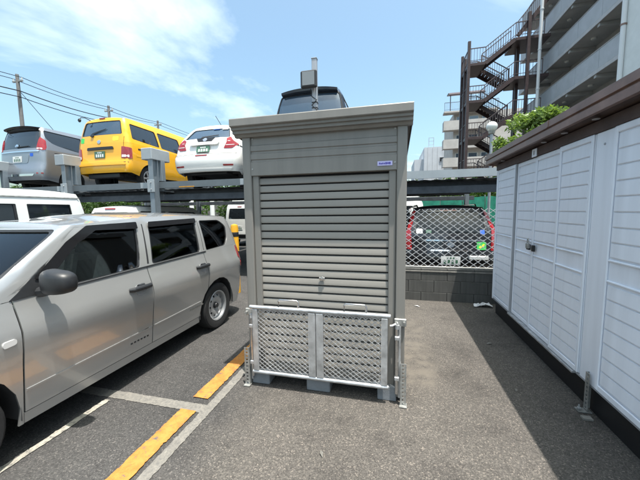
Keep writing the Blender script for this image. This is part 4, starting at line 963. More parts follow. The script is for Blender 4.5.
for sg in (1, -1):
    for (ya_, yh, zh) in ((1.005, 1.10, 0.872), (1.87, 2.005, 0.848)):
        do = wag['_doors'][(sg, ya_)]; inv = low.side_uv(sg)
        cup = MB().sheet([(yh + 0.06 * math.cos(a), zh - 0.018 + 0.05 * math.sin(a)) for a in [2 * PI * i / 18 for i in range(18)]], [], low.P, 0.03, 0.0015, 0.003, wag['ctr'], inv=inv)
        obj('handle_cup', cup, 'wheel_silver', do, world=False)
        a, c = low.P(*inv(yh - 0.115, zh)), low.P(*inv(yh + 0.115, zh)); mid = low.P(*inv(yh, zh))
        ox = Vector((sg * 0.030, 0, 0))
        obj('handle', MB().tube([a, a.lerp(mid, 0.25) + ox * 0.9, mid + ox, mid.lerp(c, 0.75) + ox * 0.9, c], [0.016, 0.021, 0.022, 0.021, 0.016], 10).tube([mid + Vector((sg * 0.012, -0.03, 0.02)), mid + Vector((sg * 0.012, 0.03, 0.02))], 0.014, 8), 'car_plastic', do, world=False)
    # outside mirror
    mroot = Vector((sg * (0.80), 2.72, 1.03))
    hs = bmesh.new(); bmesh.ops.create_uvsphere(hs, u_segments=20, v_segments=12, radius=1.0)
    for v in hs.verts:
        x, y, z = v.co; s = lambda q, e: math.copysign(abs(q) ** e, q)
        x, y, z = s(x, 0.62), s(y, 0.7), s(z, 0.6)
        v.co = Vector((sg * (0.955 + x * 0.115), 2.735 + y * (0.075 if y > 0 else 0.045) - abs(x) * 0.01, 1.075 + z * (0.078 - 0.012 * x)))
    mbm = MB(); mbm.bm(hs); mir = obj('side_mirror', mbm, 'car_plastic', T, world=False, smooth=60)
    obj('mirror_arm', MB().tube([(sg * 0.80, 2.74, 1.005), (sg * 0.87, 2.74, 1.015), (sg * 0.93, 2.735, 1.03)], [0.035, 0.028, 0.03], 10), 'car_plastic', mir, world=False)
    obj('mirror_glass', MB().box(sg * 0.89, sg * 1.015, 2.688, 2.695, 1.04, 1.11, 0.002), 'chrome', mir, world=False)
    # small louvre dots low on the front door
    do = wag['_doors'][(sg, 1.87)]; inv = low.side_uv(sg)
    for k in range(6):
        p = low.P(*inv(1.93 + k * 0.035, 0.372)); obj('badge_dot', MB().box(p.x - 0.003, p.x + 0.003, p.y - 0.009, p.y + 0.009, p.z - 0.006, p.z + 0.006), 'car_plastic', do, world=False)
# crease along the doors: a thin pressed ridge
for sg in (1, -1):
    for (a, c) in ((1.135, 1.865), (1.875, 2.88)):
        do = wag['_doors'][(sg, 1.005 if a < 1.5 else 1.87)]; inv = low.side_uv(sg)
        obj('pressed_ridge', MB().sheet([(a + 0.006, 0.452 - 0.02 * (a - 1)), (c - 0.006, 0.452 - 0.02 * (c - 1)), (c - 0.006, 0.466 - 0.02 * (c - 1)), (a + 0.006, 0.466 - 0.02 * (a - 1))], [], low.P, 0.08, 0.005, 0.006, wag['ctr'], inv=inv), 'paint_silver', do, world=False)
# interior
def seat(x, y, parent, wdt=0.48):
    s = MB(); s.box(x - wdt / 2, x + wdt / 2, y - 0.02, y + 0.48, 0.32, 0.58, 0.06)
    st = obj('seat', s, 'seat_cloth', parent, world=False)
    b = bmesh.new(); bmesh.ops.create_cube(b, size=1.0)
    for v in b.verts: v.co = Vector((x + v.co.x * wdt * (0.96 if v.co.z < 0 else 0.84), y - 0.06 - (v.co.z + 0.5) * 0.16 + v.co.y * 0.13, 0.84 + v.co.z * 0.60))
    bmesh.ops.bevel(b, geom=list(b.edges), offset=0.045, segments=3, affect='EDGES'); q = MB(); q.bm(b); obj('seat_back', q, 'seat_cloth', st, world=False)
    obj('headrest', MB().box(x - 0.12, x + 0.12, y - 0.32, y - 0.22, 1.15, 1.33, 0.04), 'seat_cloth', st, world=False)
for x in (-0.36, 0.36): seat(x, 2.0, T)
for x in (-0.36, 0.36): seat(x, 1.15, T, 0.56)
obj('cabin_floor', MB().box(-0.74, 0.74, 1.16, 2.88, 0.27, 0.31), 'cabin_dark', T, world=False)
obj('load_floor', MB().box(-0.68, 0.68, 0.2, 0.95, 0.55, 0.60), 'cabin_dark', T, world=False)
dsh = obj('dashboard', MB().box(-0.72, 0.72, 2.75, 3.16, 0.45, 0.93, 0.07), 'dash', T, world=False)
obj('binnacle', MB().box(0.18, 0.54, 2.72, 2.95, 0.90, 0.985, 0.03), 'dash', dsh, world=False)
stw = MB(); cpt = [Vector((0.36 + 0.18 * math.cos(a), 2.55 + 0.07 * math.sin(a), 0.90 + 0.165 * math.sin(a))) for a in [2 * PI * i / 24 for i in range(25)]]; stw.tube(cpt, 0.014, 8, cap=False)
stw.tube([(0.36, 2.56, 0.9), (0.36, 2.78, 0.80)], 0.03, 8); stw.box(0.19, 0.53, 2.54, 2.565, 0.885, 0.915, 0.01); obj('steering_wheel', stw, 'car_plastic', T, world=False)
for sx in (-0.765, 0.755): obj('inner_panel', MB().box(sx, sx + 0.01, 1.16, 2.88, 0.3, 0.93), 'cabin_dark', T, world=False)
obj('headliner', MB().box(-0.55, 0.55, 0.45, 2.25, 1.405, 1.41), 'pale_cloth', T, world=False)
obj('sun_visor', MB().box(-0.48, -0.12, 2.28, 2.42, 1.33, 1.345, 0.005).box(0.12, 0.48, 2.28, 2.42, 1.33, 1.345, 0.005), 'pale_cloth', T, world=False)
obj('rear_view_mirror', MB().box(-0.12, 0.12, 2.50, 2.53, 1.25, 1.32, 0.012).tube([(0, 2.52, 1.31), (0, 2.58, 1.36)], 0.01, 6), 'car_plastic', T, world=False)
obj('inspection_sticker', MB().sheet(rect(-0.40, -0.32, 1.27, 1.34), [], wag['upF'], 0.05, -0.022, 0.001, wag['ctr'], inv=up.front_uv), 'sticker_green', T, world=False)
wp = MB(); 
for x0, x1 in ((-0.55, 0.05), (0.02, 0.62)):
    p0, p1 = wag['upF'](*up.front_uv(x0, 1.005)), wag['upF'](*up.front_uv(x1, 1.06)); wp.tube([p0 + Vector((0, 0.02, 0.015)), p1 + Vector((0, 0.02, 0.012))], 0.008, 6)
obj('wiper', wp, 'car_plastic', T, world=False)
# shirt hanging by the rear door window
q = MB(); vs = []; fs = []
for i in range(9):
    for j in range(7):
        a = i / 8; z = 1.33 - j * 0.10; sp_ = 0.06 + 0.10 * min(1, j / 2.0)
        vs.append((-0.52 + 0.02 * math.sin(i * 1.7 + j * 0.6), 1.62 + (a - 0.5) * 2 * sp_, z + 0.01 * math.sin(i * 2.1)))
for j in range(6):
    for i in range(8): k = j * 9 + i
for i in range(8):
    for j in range(6): fs.append((i * 7 + j, (i + 1) * 7 + j, (i + 1) * 7 + j + 1, i * 7 + j + 1))
q.add(vs, fs); tag(obj('hanging_shirt', q.shift((0, 0, 0)), 'pale_cloth', None), 'pale shirt hanging inside the silver wagon by the door window', 'shirt')
bpy.data.objects['hanging_shirt'].location = (-3.0, 4.14, 0); bpy.data.objects['hanging_shirt'].rotation_euler = (0, 0, PI)

# ---------------------------------------------------------------- yellow van on the rack
HW_VAN = [(0.3, 0.80), (0.5, 0.84), (0.75, 0.847), (1.05, 0.838), (1.25, 0.80), (1.55, 0.72), (1.74, 0.655), (1.82, 0.60)]
yel = vehicle(dict(name='cargo_van', label='yellow van with dark windows on the upper level of the parking rack', cat='van', loc=(-7.30, 6.2, DECK + 0.07), paint='paint_yellow',
    Wh=0.847, L=4.4, hw=HW_VAN, sill=0.34, rear_bottom=0.40, belt=[(0, 1.15), (1.5, 1.12), (3.2, 1.06), (4.4, 0.88)], ztop=[(0, 1.775), (0.5, 1.80), (1.5, 1.805), (2.8, 1.78), (3.5, 1.74)],
    yr=[(0.35, 0.05), (0.45, 0.0), (0.62, 0.005), (0.70, 0.05), (1.1, 0.07), (1.4, 0.11), (1.7, 0.17), (1.80, 0.21)], yf=[(0.3, 4.34), (0.5, 4.4), (0.8, 4.3), (0.9, 4.15), (1.1, 3.95)],
    yfu=[(0.0, 3.80), (1.0, 3.78), (1.3, 3.45), (1.6, 3.05), (1.75, 2.82), (1.82, 2.66)], y1u=2.3, ya=3.45, yat=2.75, rr=0.13, rf=0.25, br=0.05,
    wr=0.31, wheels=(0.80, 3.53), wheel_style=5, bonnet=3.7, crown=0.055,
    rear_window=([(-0.66, 1.36), (0.66, 1.36), (0.57, 1.72), (-0.57, 1.72)], 0.05),
    side_windows=[([(0.30, 1.26), (1.20, 1.20), (1.16, 1.64), (0.34, 1.66)], 0.05), ([(1.26, 1.195), (2.14, 1.14), (2.08, 1.62), (1.24, 1.64)], 0.05), ([(2.30, 1.12), (3.25, 1.09), (2.72, 1.60), (2.26, 1.62)], 0.04)],
    windscreen=[(-0.68, 1.12), (0.68, 1.12), (0.54, 1.70), (-0.54, 1.70)], glass={'rear_window': 'blue_glass'},
    rear_parts=[('tail_lamp', [(0.62, 0.76), (0.83, 0.75), (0.82, 1.02), (0.64, 1.05)], 'lamp_red', 0.010, 0.03, {'both': True, 'r': 0.03, 'sub': [('reverse_lamp', [(0.64, 0.78), (0.80, 0.775), (0.80, 0.835), (0.645, 0.84)], 'lamp_clear', 0.013, 0.004)]}),
        ('garnish', [(-0.42, 0.985), (0.42, 0.985), (0.40, 1.055), (-0.40, 1.055)], 'car_plastic', 0.018, 0.03), plate(-0.17, 0.16, 0.78, 0.945, 'plate_green', 'plate_white'), ('brake_light', rect(-0.09, 0.09, 1.785, 1.812), 'lamp_red', 0.02, 0.03, {'up': True}),
        ('bumper_step', [(-0.76, 0.585), (0.76, 0.585), (0.76, 0.625), (-0.76, 0.625)], 'paint_yellow', 0.018, 0.03, {'r': 0.012}), ('bumper_gap', [(-0.80, 0.655), (0.80, 0.655), (0.80, 0.665), (-0.80, 0.665)], 'dark_gap', 0.0015, 0.003, {'r': 0}),
        ('tailgate_gap', rect(0.690, 0.697, 0.67, 1.30), 'dark_gap', 0.0015, 0.003, {'both': True, 'r': 0}), ('sticker', rect(-0.68, -0.555, 1.19, 1.32), 'sticker_green', 0.003, 0.003, {'up': True}),
        ('sticker', rect(0.40, 0.56, 1.20, 1.30), 'sticker_yellow', 0.002, 0.002, {'up': True}),
        ('wiper', [(-0.30, 1.39), (-0.20, 1.40), (0.18, 1.50), (0.18, 1.512), (-0.25, 1.425)], 'car_plastic', 0.012, 0.012, {'up': True, 'r': 0}), ('wiper_motor', rect(-0.30, -0.2, 1.325, 1.37), 'car_plastic', 0.03, 0.03, {'up': True})] + emblem(-0.02, 1.19, 0.055, up=True),
    side_parts=[('slide_rail', [(0.42, 1.00), (1.35, 0.975), (1.35, 1.01), (0.42, 1.04)], 'car_plastic', 0.004, 0.006), ('door_gap', [(1.245, 0.45), (1.252, 0.45), (1.235, 1.10), (1.228, 1.10)], 'dark_gap', 0.0015, 0.003, {'r': 0}),
        ('door_gap', [(2.20, 0.42), (2.207, 0.42), (2.207, 1.10), (2.20, 1.10)], 'dark_gap', 0.0015, 0.003, {'r': 0}), ('door_handle', rect(2.30, 2.5, 0.93, 0.96), 'paint_yellow', 0.03, 0.03), ('fuel_lid', rect(0.35, 0.50, 0.82, 0.94), 'paint_yellow', 0.004, 0.005, {'r': 0.02})],
    front_parts=[('headlamp', [(0.5, 0.72), (0.8, 0.74), (0.8, 0.95), (0.6, 0.92)], 'lamp_clear', 0.006, 0.02, {'both': True}), ('grille', rect(-0.45, 0.45, 0.5, 0.68), 'gloss_black', 0.005, 0.015)]))
T = yel['root']
obj('under_mirror', MB().tube([(-0.42, 0.26, 1.78), (-0.50, 0.16, 1.84), (-0.56, 0.10, 1.84), (-0.60, 0.08, 1.80)], 0.010, 6).lathe([(0, -0.02), (0.035, -0.018), (0.05, 0.0), (0.05, 0.01), (0, 0.012)], (-0.60, 0.08, 1.77), 'y', 14), 'car_plastic', T, world=False)
obj('tow_hook', MB().box(-0.5, 0.5, 0.10, 0.3, 0.28, 0.40, 0.02), 'car_plastic', T, world=False)

# ---------------------------------------------------------------- silver minivan on the rack, and the dark one of the same shape
HW_MPV = [(0.25, 0.80), (0.45, 0.84), (0.8, 0.85), (1.1, 0.84), (1.3, 0.80), (1.6, 0.72), (1.76, 0.66), (1.84, 0.60)]
def minivan(label, loc, paint, lamp_top, tint, chromed):
    return vehicle(dict(name='minivan', label=label, cat='minivan', loc=loc, paint=paint, Wh=0.85, L=4.69, hw=HW_MPV, sill=0.28, rear_bottom=0.33,
        belt=[(0, 1.16), (1.2, 1.17), (3.0, 1.08), (4.69, 0.90)], ztop=[(0, 1.79), (0.5, 1.81), (1.8, 1.815), (2.9, 1.78), (3.6, 1.72)],
        yr=[(0.28, 0.06), (0.45, 0.0), (0.65, 0.01), (0.74, 0.055), (1.1, 0.075), (1.4, 0.12), (1.7, 0.19), (1.81, 0.24)], yf=[(0.3, 4.62), (0.5, 4.69), (0.8, 4.62), (0.9, 4.45), (1.1, 4.2)],
        yfu=[(0.0, 4.02), (1.05, 4.0), (1.3, 3.6), (1.6, 3.1), (1.76, 2.8), (1.84, 2.65)], y1u=2.4, ya=3.6, yat=2.85, rr=0.16, rf=0.25, br=0.05, wr=0.32, wheels=(0.88, 3.74), wheel_style=5, bonnet=3.9, crown=0.05,
        rear_window=([(-0.76, 1.21), (0.76, 1.21), (0.66, 1.73), (-0.66, 1.73)], 0.05),
        side_windows=[([(0.45, 1.37), (0.62, 1.32), (1.05, 1.25), (1.38, 1.22), (1.34, 1.70), (0.32, 1.72), (0.30, 1.50)], [0.05, 0.05, 0.05, 0.03, 0.03, 0.04, 0.1]), ([(1.44, 1.21), (2.40, 1.16), (2.36, 1.68), (1.40, 1.70)], 0.04), ([(2.48, 1.155), (3.40, 1.12), (2.80, 1.62), (2.44, 1.67)], 0.04)],
        windscreen=[(-0.68, 1.14), (0.68, 1.14), (0.55, 1.72), (-0.55, 1.72)], glass={'rear_window': tint},
        rear_parts=[('tail_lamp', [(0.66, 1.16), (0.83, 1.15), (0.80, lamp_top - 0.12), (0.70, lamp_top), (0.68, 1.28)], 'lamp_red', 0.010, 0.03, {'both': True, 'r': 0.03, 'up': True, 'sub': [('reverse_lamp', [(0.68, 1.17), (0.80, 1.165), (0.79, 1.205), (0.685, 1.21)], 'lamp_clear', 0.013, 0.004)]}),
            ('chrome_bar', [(-0.72, 1.105), (0.72, 1.105), (0.72, 1.145), (-0.72, 1.145)], chromed, 0.012, 0.02), plate(-0.17, 0.16, 0.83, 0.995),
            ('tailgate_recess', [(-0.36, 0.80), (0.36, 0.80), (0.42, 1.04), (-0.42, 1.04)], paint, 0.006, 0.008, {'r': 0.05}), ('bumper_gap', [(-0.80, 0.735), (0.80, 0.735), (0.80, 0.745), (-0.80, 0.745)], 'dark_gap', 0.0015, 0.003, {'r': 0}),
            ('bumper_lip', [(-0.55, 0.44), (0.55, 0.44), (0.60, 0.50), (-0.60, 0.50)], chromed, 0.008, 0.02), ('reflector', rect(0.66, 0.80, 0.50, 0.53), 'lamp_red', 0.006, 0.01, {'both': True}),
            ('sticker', rect(0.44, 0.54, 0.98, 1.07), 'sticker_blue', 0.003, 0.003), ('wiper', [(-0.05, 1.235), (0.40, 1.26), (0.40, 1.275), (-0.05, 1.26)], 'car_plastic', 0.012, 0.012, {'up': True, 'r': 0})] + emblem(-0.02, 1.28, 0.06, up=True),
        side_parts=[('door_gap', [(1.38, 0.4), (1.387, 0.4), (1.39, 1.15), (1.383, 1.15)], 'dark_gap', 0.0015, 0.003, {'r': 0}), ('door_gap', [(2.41, 0.4), (2.417, 0.4), (2.42, 1.12), (2.413, 1.12)], 'dark_gap', 0.0015, 0.003, {'r': 0}), ('slide_rail', [(0.45, 1.10), (1.36, 1.07), (1.36, 1.082), (0.45, 1.112)], 'dark_gap', 0.002, 0.004, {'r': 0}), ('door_handle', rect(2.2, 2.38, 0.98, 1.01), chromed, 0.03, 0.03),
            ('pillar_trim', [(1.375, 1.23), (1.43, 1.225), (1.40, 1.70), (1.345, 1.70)], 'gloss_black', 0.002, 0.004, {'up': True, 'r': 0})],
        front_parts=[('headlamp', [(0.48, 0.7), (0.8, 0.74), (0.8, 0.92), (0.55, 0.86)], 'lamp_clear', 0.006, 0.02, {'both': True}), ('grille', rect(-0.42, 0.42, 0.55, 0.82), 'gloss_black', 0.005, 0.015)]))
sil = minivan('silver minivan with dark tinted glass at the left end of the rack', (-10.22, 6.22, DECK + 0.06), 'paint_silver2', 1.52, 'dark_glass', 'chrome')
drk = minivan('dark navy minivan on the rack, only its roof showing above the locker', (-1.74, 6.05, DECK + 0.13), 'paint_navy', 1.36, 'blue_glass', 'gloss_black')
for s_, mt_ in ((sil, 'gloss_black'), (drk, 'paint_navy')):
    b = MB(); vs = []; fs = []; n = 16
    for i in range(n + 1):
        f = -1 + 2 * i / n; x = f * 0.60; dz = 0.045 * (1 - abs(f) ** 2.5); rear = 0.08 + 0.05 * f * f
        vs += [(x, 0.55, 1.785 + dz), (x, 0.30, 1.80 + dz), (x, rear + 0.04, 1.785 + dz * 0.9), (x, rear + 0.05, 1.745 + dz * 0.5), (x, 0.30, 1.72 + dz * 0.3)]
    for i in range(n):
        for j in range(5): a, c = i * 5 + j, i * 5 + (j + 1) % 5; fs.append((a, c, c + 5, a + 5))
    fs += [(0, 1, 2, 3, 4)[::-1], tuple(n * 5 + j for j in range(5))]
    b.add(vs, fs); sp_ = obj('roof_spoiler', b, mt_, s_['root'], world=False, smooth=50)

# ---------------------------------------------------------------- white hatchback on the rack
HW_HB = [(0.22, 0.76), (0.40, 0.83), (0.62, 0.848), (0.80, 0.835), (0.95, 0.795), (1.15, 0.70), (1.35, 0.59), (1.46, 0.49)]
hat = vehicle(dict(name='hatchback', label='white hatchback with red lamps on the upper level of the parking rack', cat='car', loc=(-4.20, 6.02, DECK + 0.05), paint='paint_white',
    Wh=0.848, L=4.1, hw=HW_HB, sill=0.24, rear_bottom=0.30, belt=[(0, 1.02), (0.6, 1.02), (1.6, 0.97), (3.0, 0.92), (4.1, 0.75)], ztop=[(0, 1.385), (0.5, 1.42), (1.3, 1.45), (2.2, 1.42), (2.8, 1.36)],
    yr=[(0.22, 0.13), (0.36, 0.03), (0.52, 0.0), (0.68, 0.02), (0.74, 0.09), (0.95, 0.14), (1.05, 0.19), (1.2, 0.32), (1.35, 0.47), (1.43, 0.58)], yf=[(0.2, 4.0), (0.4, 4.1), (0.65, 4.05), (0.75, 3.9), (0.95, 3.7)],
    yfu=[(0.0, 3.25), (0.88, 3.22), (1.1, 2.8), (1.3, 2.4), (1.42, 2.05), (1.46, 1.95)], y1u=1.7, ya=2.8, yat=2.05, rr=0.16, rf=0.28, br=0.08, wr=0.30, wheels=(0.78, 3.38), wheel_style=5, bonnet=3.15, crown=0.055, taper=0.01,
    rear_window=([(-0.60, 1.075), (0.60, 1.075), (0.47, 1.34), (-0.47, 1.34)], 0.05),
    side_windows=[([(0.95, 1.05), (1.62, 1.02), (1.55, 1.36), (0.92, 1.36)], 0.04), ([(1.70, 1.015), (2.62, 0.985), (2.15, 1.30), (1.64, 1.36)], 0.04)],
    windscreen=[(-0.64, 0.97), (0.64, 0.97), (0.46, 1.37), (-0.46, 1.37)], glass={'rear_window': 'blue_glass'},
    rear_parts=[('tail_lamp', [(0.48, 0.81), (0.67, 0.81), (0.80, 0.895), (0.68, 0.99), (0.61, 1.08), (0.52, 1.04), (0.54, 0.95)], 'lamp_red', 0.012, 0.03, {'both': True, 'r': 0.02, 'sub': [('lamp_stripe', [(0.53, 0.875), (0.72, 0.882), (0.72, 0.892), (0.53, 0.89)], 'lamp_clear', 0.015, 0.004), ('lamp_stripe', [(0.56, 0.97), (0.62, 0.967), (0.62, 0.977), (0.56, 0.98)], 'lamp_clear', 0.015, 0.004)]}),
        plate(-0.17, 0.16, 0.715, 0.875, 'plate_green', 'plate_white', off=0.03), ('plate_hood', [(-0.34, 0.895), (0.34, 0.895), (0.38, 0.955), (-0.38, 0.955)], 'paint_white', 0.045, 0.06, {'r': 0.02}),
        ('emblem_panel', [(-0.17, 0.985), (0.17, 0.985), (0.24, 1.075), (-0.24, 1.075)], 'gloss_black', 0.008, 0.012), ('bumper_slot', rect(-0.17, 0.13, 0.645, 0.672), 'lamp_red', 0.004, 0.01), ('bumper_gap', [(-0.80, 0.69), (0.80, 0.69), (0.80, 0.698), (-0.80, 0.698)], 'dark_gap', 0.0015, 0.003, {'r': 0}),
        ('reflector', rect(0.50, 0.73, 0.415, 0.45), 'lamp_red', 0.006, 0.012, {'both': True}), ('bumper_lip', [(-0.66, 0.325), (0.66, 0.325), (0.70, 0.365), (-0.70, 0.365)], 'paint_white', 0.02, 0.03, {'r': 0.015}),
        ('wiper', [(-0.12, 1.075), (-0.06, 1.075), (0.30, 1.13), (0.30, 1.14), (-0.10, 1.11)], 'car_plastic', 0.014, 0.012, {'up': True, 'r': 0}),
        ('sticker', rect(0.30, 0.44, 1.30, 1.33), 'plate_white', 0.004, 0.01, {'up': True}), ('sticker', rect(0.06, 0.22, 1.315, 1.335), 'sticker_blue', 0.004, 0.01, {'up': True})] + emblem(0.0, 1.03, 0.05),
    side_parts=[('character_stripe', [(0.25, 0.86), (0.95, 0.80), (0.95, 0.815), (0.25, 0.89)], 'dark_gap', 0.0015, 0.003, {'r': 0}), ('door_gap', [(0.98, 0.5), (0.987, 0.5), (0.94, 1.0), (0.933, 1.0)], 'dark_gap', 0.0015, 0.003, {'r': 0}), ('door_gap', [(1.66, 0.3), (1.667, 0.3), (1.667, 0.97), (1.66, 0.97)], 'dark_gap', 0.0015, 0.003, {'r': 0}), ('door_handle', rect(1.02, 1.18, 0.86, 0.885), 'paint_white', 0.025, 0.025)],
    front_parts=[('headlamp', [(0.5, 0.62), (0.78, 0.66), (0.8, 0.8), (0.55, 0.74)], 'lamp_clear', 0.006, 0.02, {'both': True}), ('grille', rect(-0.4, 0.4, 0.5, 0.66), 'gloss_black', 0.005, 0.015)]))
obj('aerial', MB().tube([(0.0, 0.95, 1.49), (-0.05, 0.72, 1.72)], 0.007, 6), 'car_plastic', hat['root'], world=False)

# ---------------------------------------------------------------- black car behind the mesh fence
HW_SUV = [(0.3, 0.80), (0.5, 0.86), (0.8, 0.875), (1.0, 0.86), (1.15, 0.80), (1.35, 0.70), (1.52, 0.60), (1.58, 0.54)]
suv = vehicle(dict(name='estate_car', label='black car with red lamps parked behind the mesh fence under the empty platform', cat='car', loc=(1.02, 5.85, 0.05), paint='paint_black',
    Wh=0.875, L=4.5, hw=HW_SUV, sill=0.30, rear_bottom=0.36, belt=[(0, 0.93), (1.0, 0.98), (3.0, 0.95), (4.5, 0.80)], ztop=[(0, 1.44), (0.5, 1.475), (1.6, 1.49), (2.6, 1.46), (3.1, 1.42)],
    yr=[(0.3, 0.08), (0.45, 0.0), (0.62, 0.01), (0.70, 0.05), (0.9, 0.08), (1.1, 0.16), (1.35, 0.32), (1.50, 0.43), (1.56, 0.5)], yf=[(0.3, 4.4), (0.5, 4.5), (0.75, 4.42), (0.85, 4.25), (1.0, 4.0)],
    yfu=[(0.0, 3.55), (0.92, 3.5), (1.15, 3.1), (1.4, 2.65), (1.54, 2.35), (1.58, 2.25)], y1u=2.0, ya=3.1, yat=2.35, rr=0.17, rf=0.25, br=0.07, wr=0.33, wheels=(0.9, 3.55), bonnet=3.4, crown=0.05,
    rear_window=([(-0.68, 0.985), (0.68, 0.985), (0.56, 1.40), (-0.56, 1.40)], 0.05), side_windows=[([(1.0, 1.03), (1.85, 1.01), (1.78, 1.42), (0.9, 1.42)], 0.04), ([(1.93, 1.01), (2.95, 0.99), (2.4, 1.38), (1.87, 1.42)], 0.04)],
    windscreen=[(-0.68, 1.0), (0.68, 1.0), (0.54, 1.42), (-0.54, 1.42)], glass={'rear_window': 'suv_glass'},
    rear_parts=[('tail_lamp', [(0.68, 0.68), (0.84, 0.70), (0.80, 0.95), (0.66, 1.40), (0.60, 1.42), (0.70, 1.05)], 'lamp_red', 0.010, 0.03, {'both': True, 'r': 0.02}), ('chrome_bar', rect(-0.58, 0.58, 0.855, 0.88), 'chrome', 0.012, 0.02), ('chrome_bar', rect(-0.35, 0.35, 0.665, 0.695), 'chrome', 0.018, 0.02),
        plate(-0.17, 0.16, 0.43, 0.585), ('bumper_gap', [(-0.8, 0.60), (0.8, 0.60), (0.8, 0.61), (-0.8, 0.61)], 'dark_gap', 0.0015, 0.003, {'r': 0}),
        ('sticker', rect(0.44, 0.60, 0.70, 0.845), 'sticker_green', 0.016, 0.006, {'sub': [('sticker_mark', [(0.47, 0.74), (0.52, 0.725), (0.58, 0.80), (0.545, 0.81), (0.52, 0.765), (0.49, 0.775)], 'sticker_yellow', 0.018, 0.002)]}),
        ('sticker', rect(-0.62, -0.50, 0.99, 1.08), 'plate_white', 0.004, 0.016, {'up': True}), ('sticker', rect(-0.44, -0.34, 1.0, 1.06), 'plate_green', 0.004, 0.016, {'up': True}), ('sticker', rect(0.52, 0.60, 0.98, 1.06), 'sticker_blue', 0.004, 0.016, {'up': True}),
        ('brake_light', rect(-0.16, 0.16, 1.415, 1.432), 'lamp_red', 0.006, 0.02, {'up': True})] + emblem(0, 0.79, 0.06),
    front_parts=[('headlamp', [(0.5, 0.66), (0.8, 0.7), (0.8, 0.84), (0.55, 0.78)], 'lamp_clear', 0.006, 0.02, {'both': True})]))
for sg in (1, -1): obj('roof_rail', MB().tube([(sg * 0.55, 0.7, 1.49), (sg * 0.56, 0.8, 1.53), (sg * 0.58, 2.1, 1.53), (sg * 0.58, 2.2, 1.49)], 0.015, 8), 'paint_black', suv['root'], world=False)
obj('bumper_light', MB().box(0.30, 0.62, -0.03, 0.03, 0.53, 0.60, 0.01), 'plate_white', suv['root'], world=False)

# ---------------------------------------------------------------- white vans
HW_BOX = [(0.3, 0.76), (0.5, 0.82), (0.9, 0.832), (1.2, 0.825), (1.6, 0.785), (1.76, 0.755), (1.84, 0.70)]
def boxvan(label, loc, rotz, rack, wide=1.0, group=None, high=0.0):
    s = vehicle(dict(name='delivery_van', label=label, cat='van', loc=loc, rotz=rotz, paint='paint_van', group=group, Wh=0.832 * wide, L=4.0, hw=[(z, x * wide) for z, x in HW_BOX], sill=0.30, belt=[(0, 1.12), (2.5, 1.12), (4.0, 1.0)],
        ztop=[(0, 1.80 + high), (0.5, 1.82 + high), (2.4, 1.82 + high), (3.2, 1.78 + high)], yr=[(0.3, 0.04), (0.5, 0.0), (0.7, 0.02), (1.1, 0.04), (1.5, 0.09), (1.84, 0.16)], yf=[(0.3, 3.95), (0.5, 4.0), (1.0, 3.92), (1.2, 3.85)],
        yfu=[(0.0, 3.85), (1.1, 3.83), (1.5, 3.45), (1.84, 3.1)], y1u=2.5, ya=3.55, yat=3.0, rr=0.12, rf=0.25, wr=0.29, wheels=(0.75, 3.1), wheel_style='steel', crown=0.06, bonnet=3.75,
        rear_window=([(-0.62 * wide, 1.18), (0.62 * wide, 1.18), (0.57 * wide, 1.64), (-0.57 * wide, 1.64)], 0.05),
        side_windows=[([(0.38, 1.16), (0.97, 1.16), (0.97, 1.645), (0.40, 1.645)], 0.015), ([(1.09, 1.16), (2.26, 1.16), (2.26, 1.645), (1.09, 1.645)], 0.015), ([(2.48, 1.13), (3.35, 1.10), (3.0, 1.62), (2.44, 1.64)], 0.04)],
        windscreen=[(-0.68 * wide, 1.15), (0.68 * wide, 1.15), (0.62 * wide, 1.70), (-0.62 * wide, 1.70)],
        rear_parts=[('tail_lamp', rect(0.66 * wide, 0.78 * wide, 0.62, 1.0), 'lamp_red', 0.008, 0.02, {'both': True, 'r': 0.02}), plate(-0.17, 0.16, 0.72, 0.88), ('brake_light', rect(-0.10, 0.10, 1.70, 1.73), 'lamp_red', 0.010, 0.02, {'up': True}), ('bumper', rect(-0.7 * wide, 0.7 * wide, 0.36, 0.52), 'car_plastic', 0.02, 0.03, {'r': 0.02})],
        side_parts=[('rain_gutter', [(0.25, 1.735), (3.0, 1.735), (3.0, 1.75), (0.25, 1.75)], 'galv_old', 0.012, 0.012, {'up': True, 'r': 0}), ('door_gap', [(1.03, 0.4), (1.037, 0.4), (1.037, 1.11), (1.03, 1.11)], 'dark_gap', 0.0015, 0.003, {'r': 0})],
        front_parts=[('headlamp', [(0.48 * wide, 0.65), (0.76 * wide, 0.66), (0.76 * wide, 0.85), (0.5 * wide, 0.82)], 'lamp_clear', 0.006, 0.02, {'both': True}), ('bumper', rect(-0.7 * wide, 0.7 * wide, 0.36, 0.52), 'car_plastic', 0.02, 0.03)]))
    if rack:
        r = MB()
        for x in (-0.58 * wide, 0.58 * wide): r.tube([(x, 0.45, 1.99 + high), (x, 2.6, 1.99 + high)], 0.02, 8)
        for y in (0.5, 1.2, 1.9, 2.55): r.tube([(-0.58 * wide, y, 1.99 + high), (0.58 * wide, y, 1.99 + high)], 0.018, 8); r.tube([(-0.58 * wide, y, 1.99 + high), (-0.64 * wide, y, 1.80 + high)], 0.012, 6); r.tube([(0.58 * wide, y, 1.99 + high), (0.64 * wide, y, 1.80 + high)], 0.012, 6)
        obj('roof_rack', r, 'white_post', s['root'], world=False)
    return s
boxvan('white box van parked beyond the silver wagon, its roof and side windows showing', (-5.60, 3.98, 0), PI, False)
boxvan('small white van with a roof rack far behind the rack, left of the locker', (-6.55, 11.8, 0.0), 0.0, True, 0.9)
boxvan('white van behind the black car, right of the locker', (0.35, 11.9, 0.0), 0.0, True, 0.95)
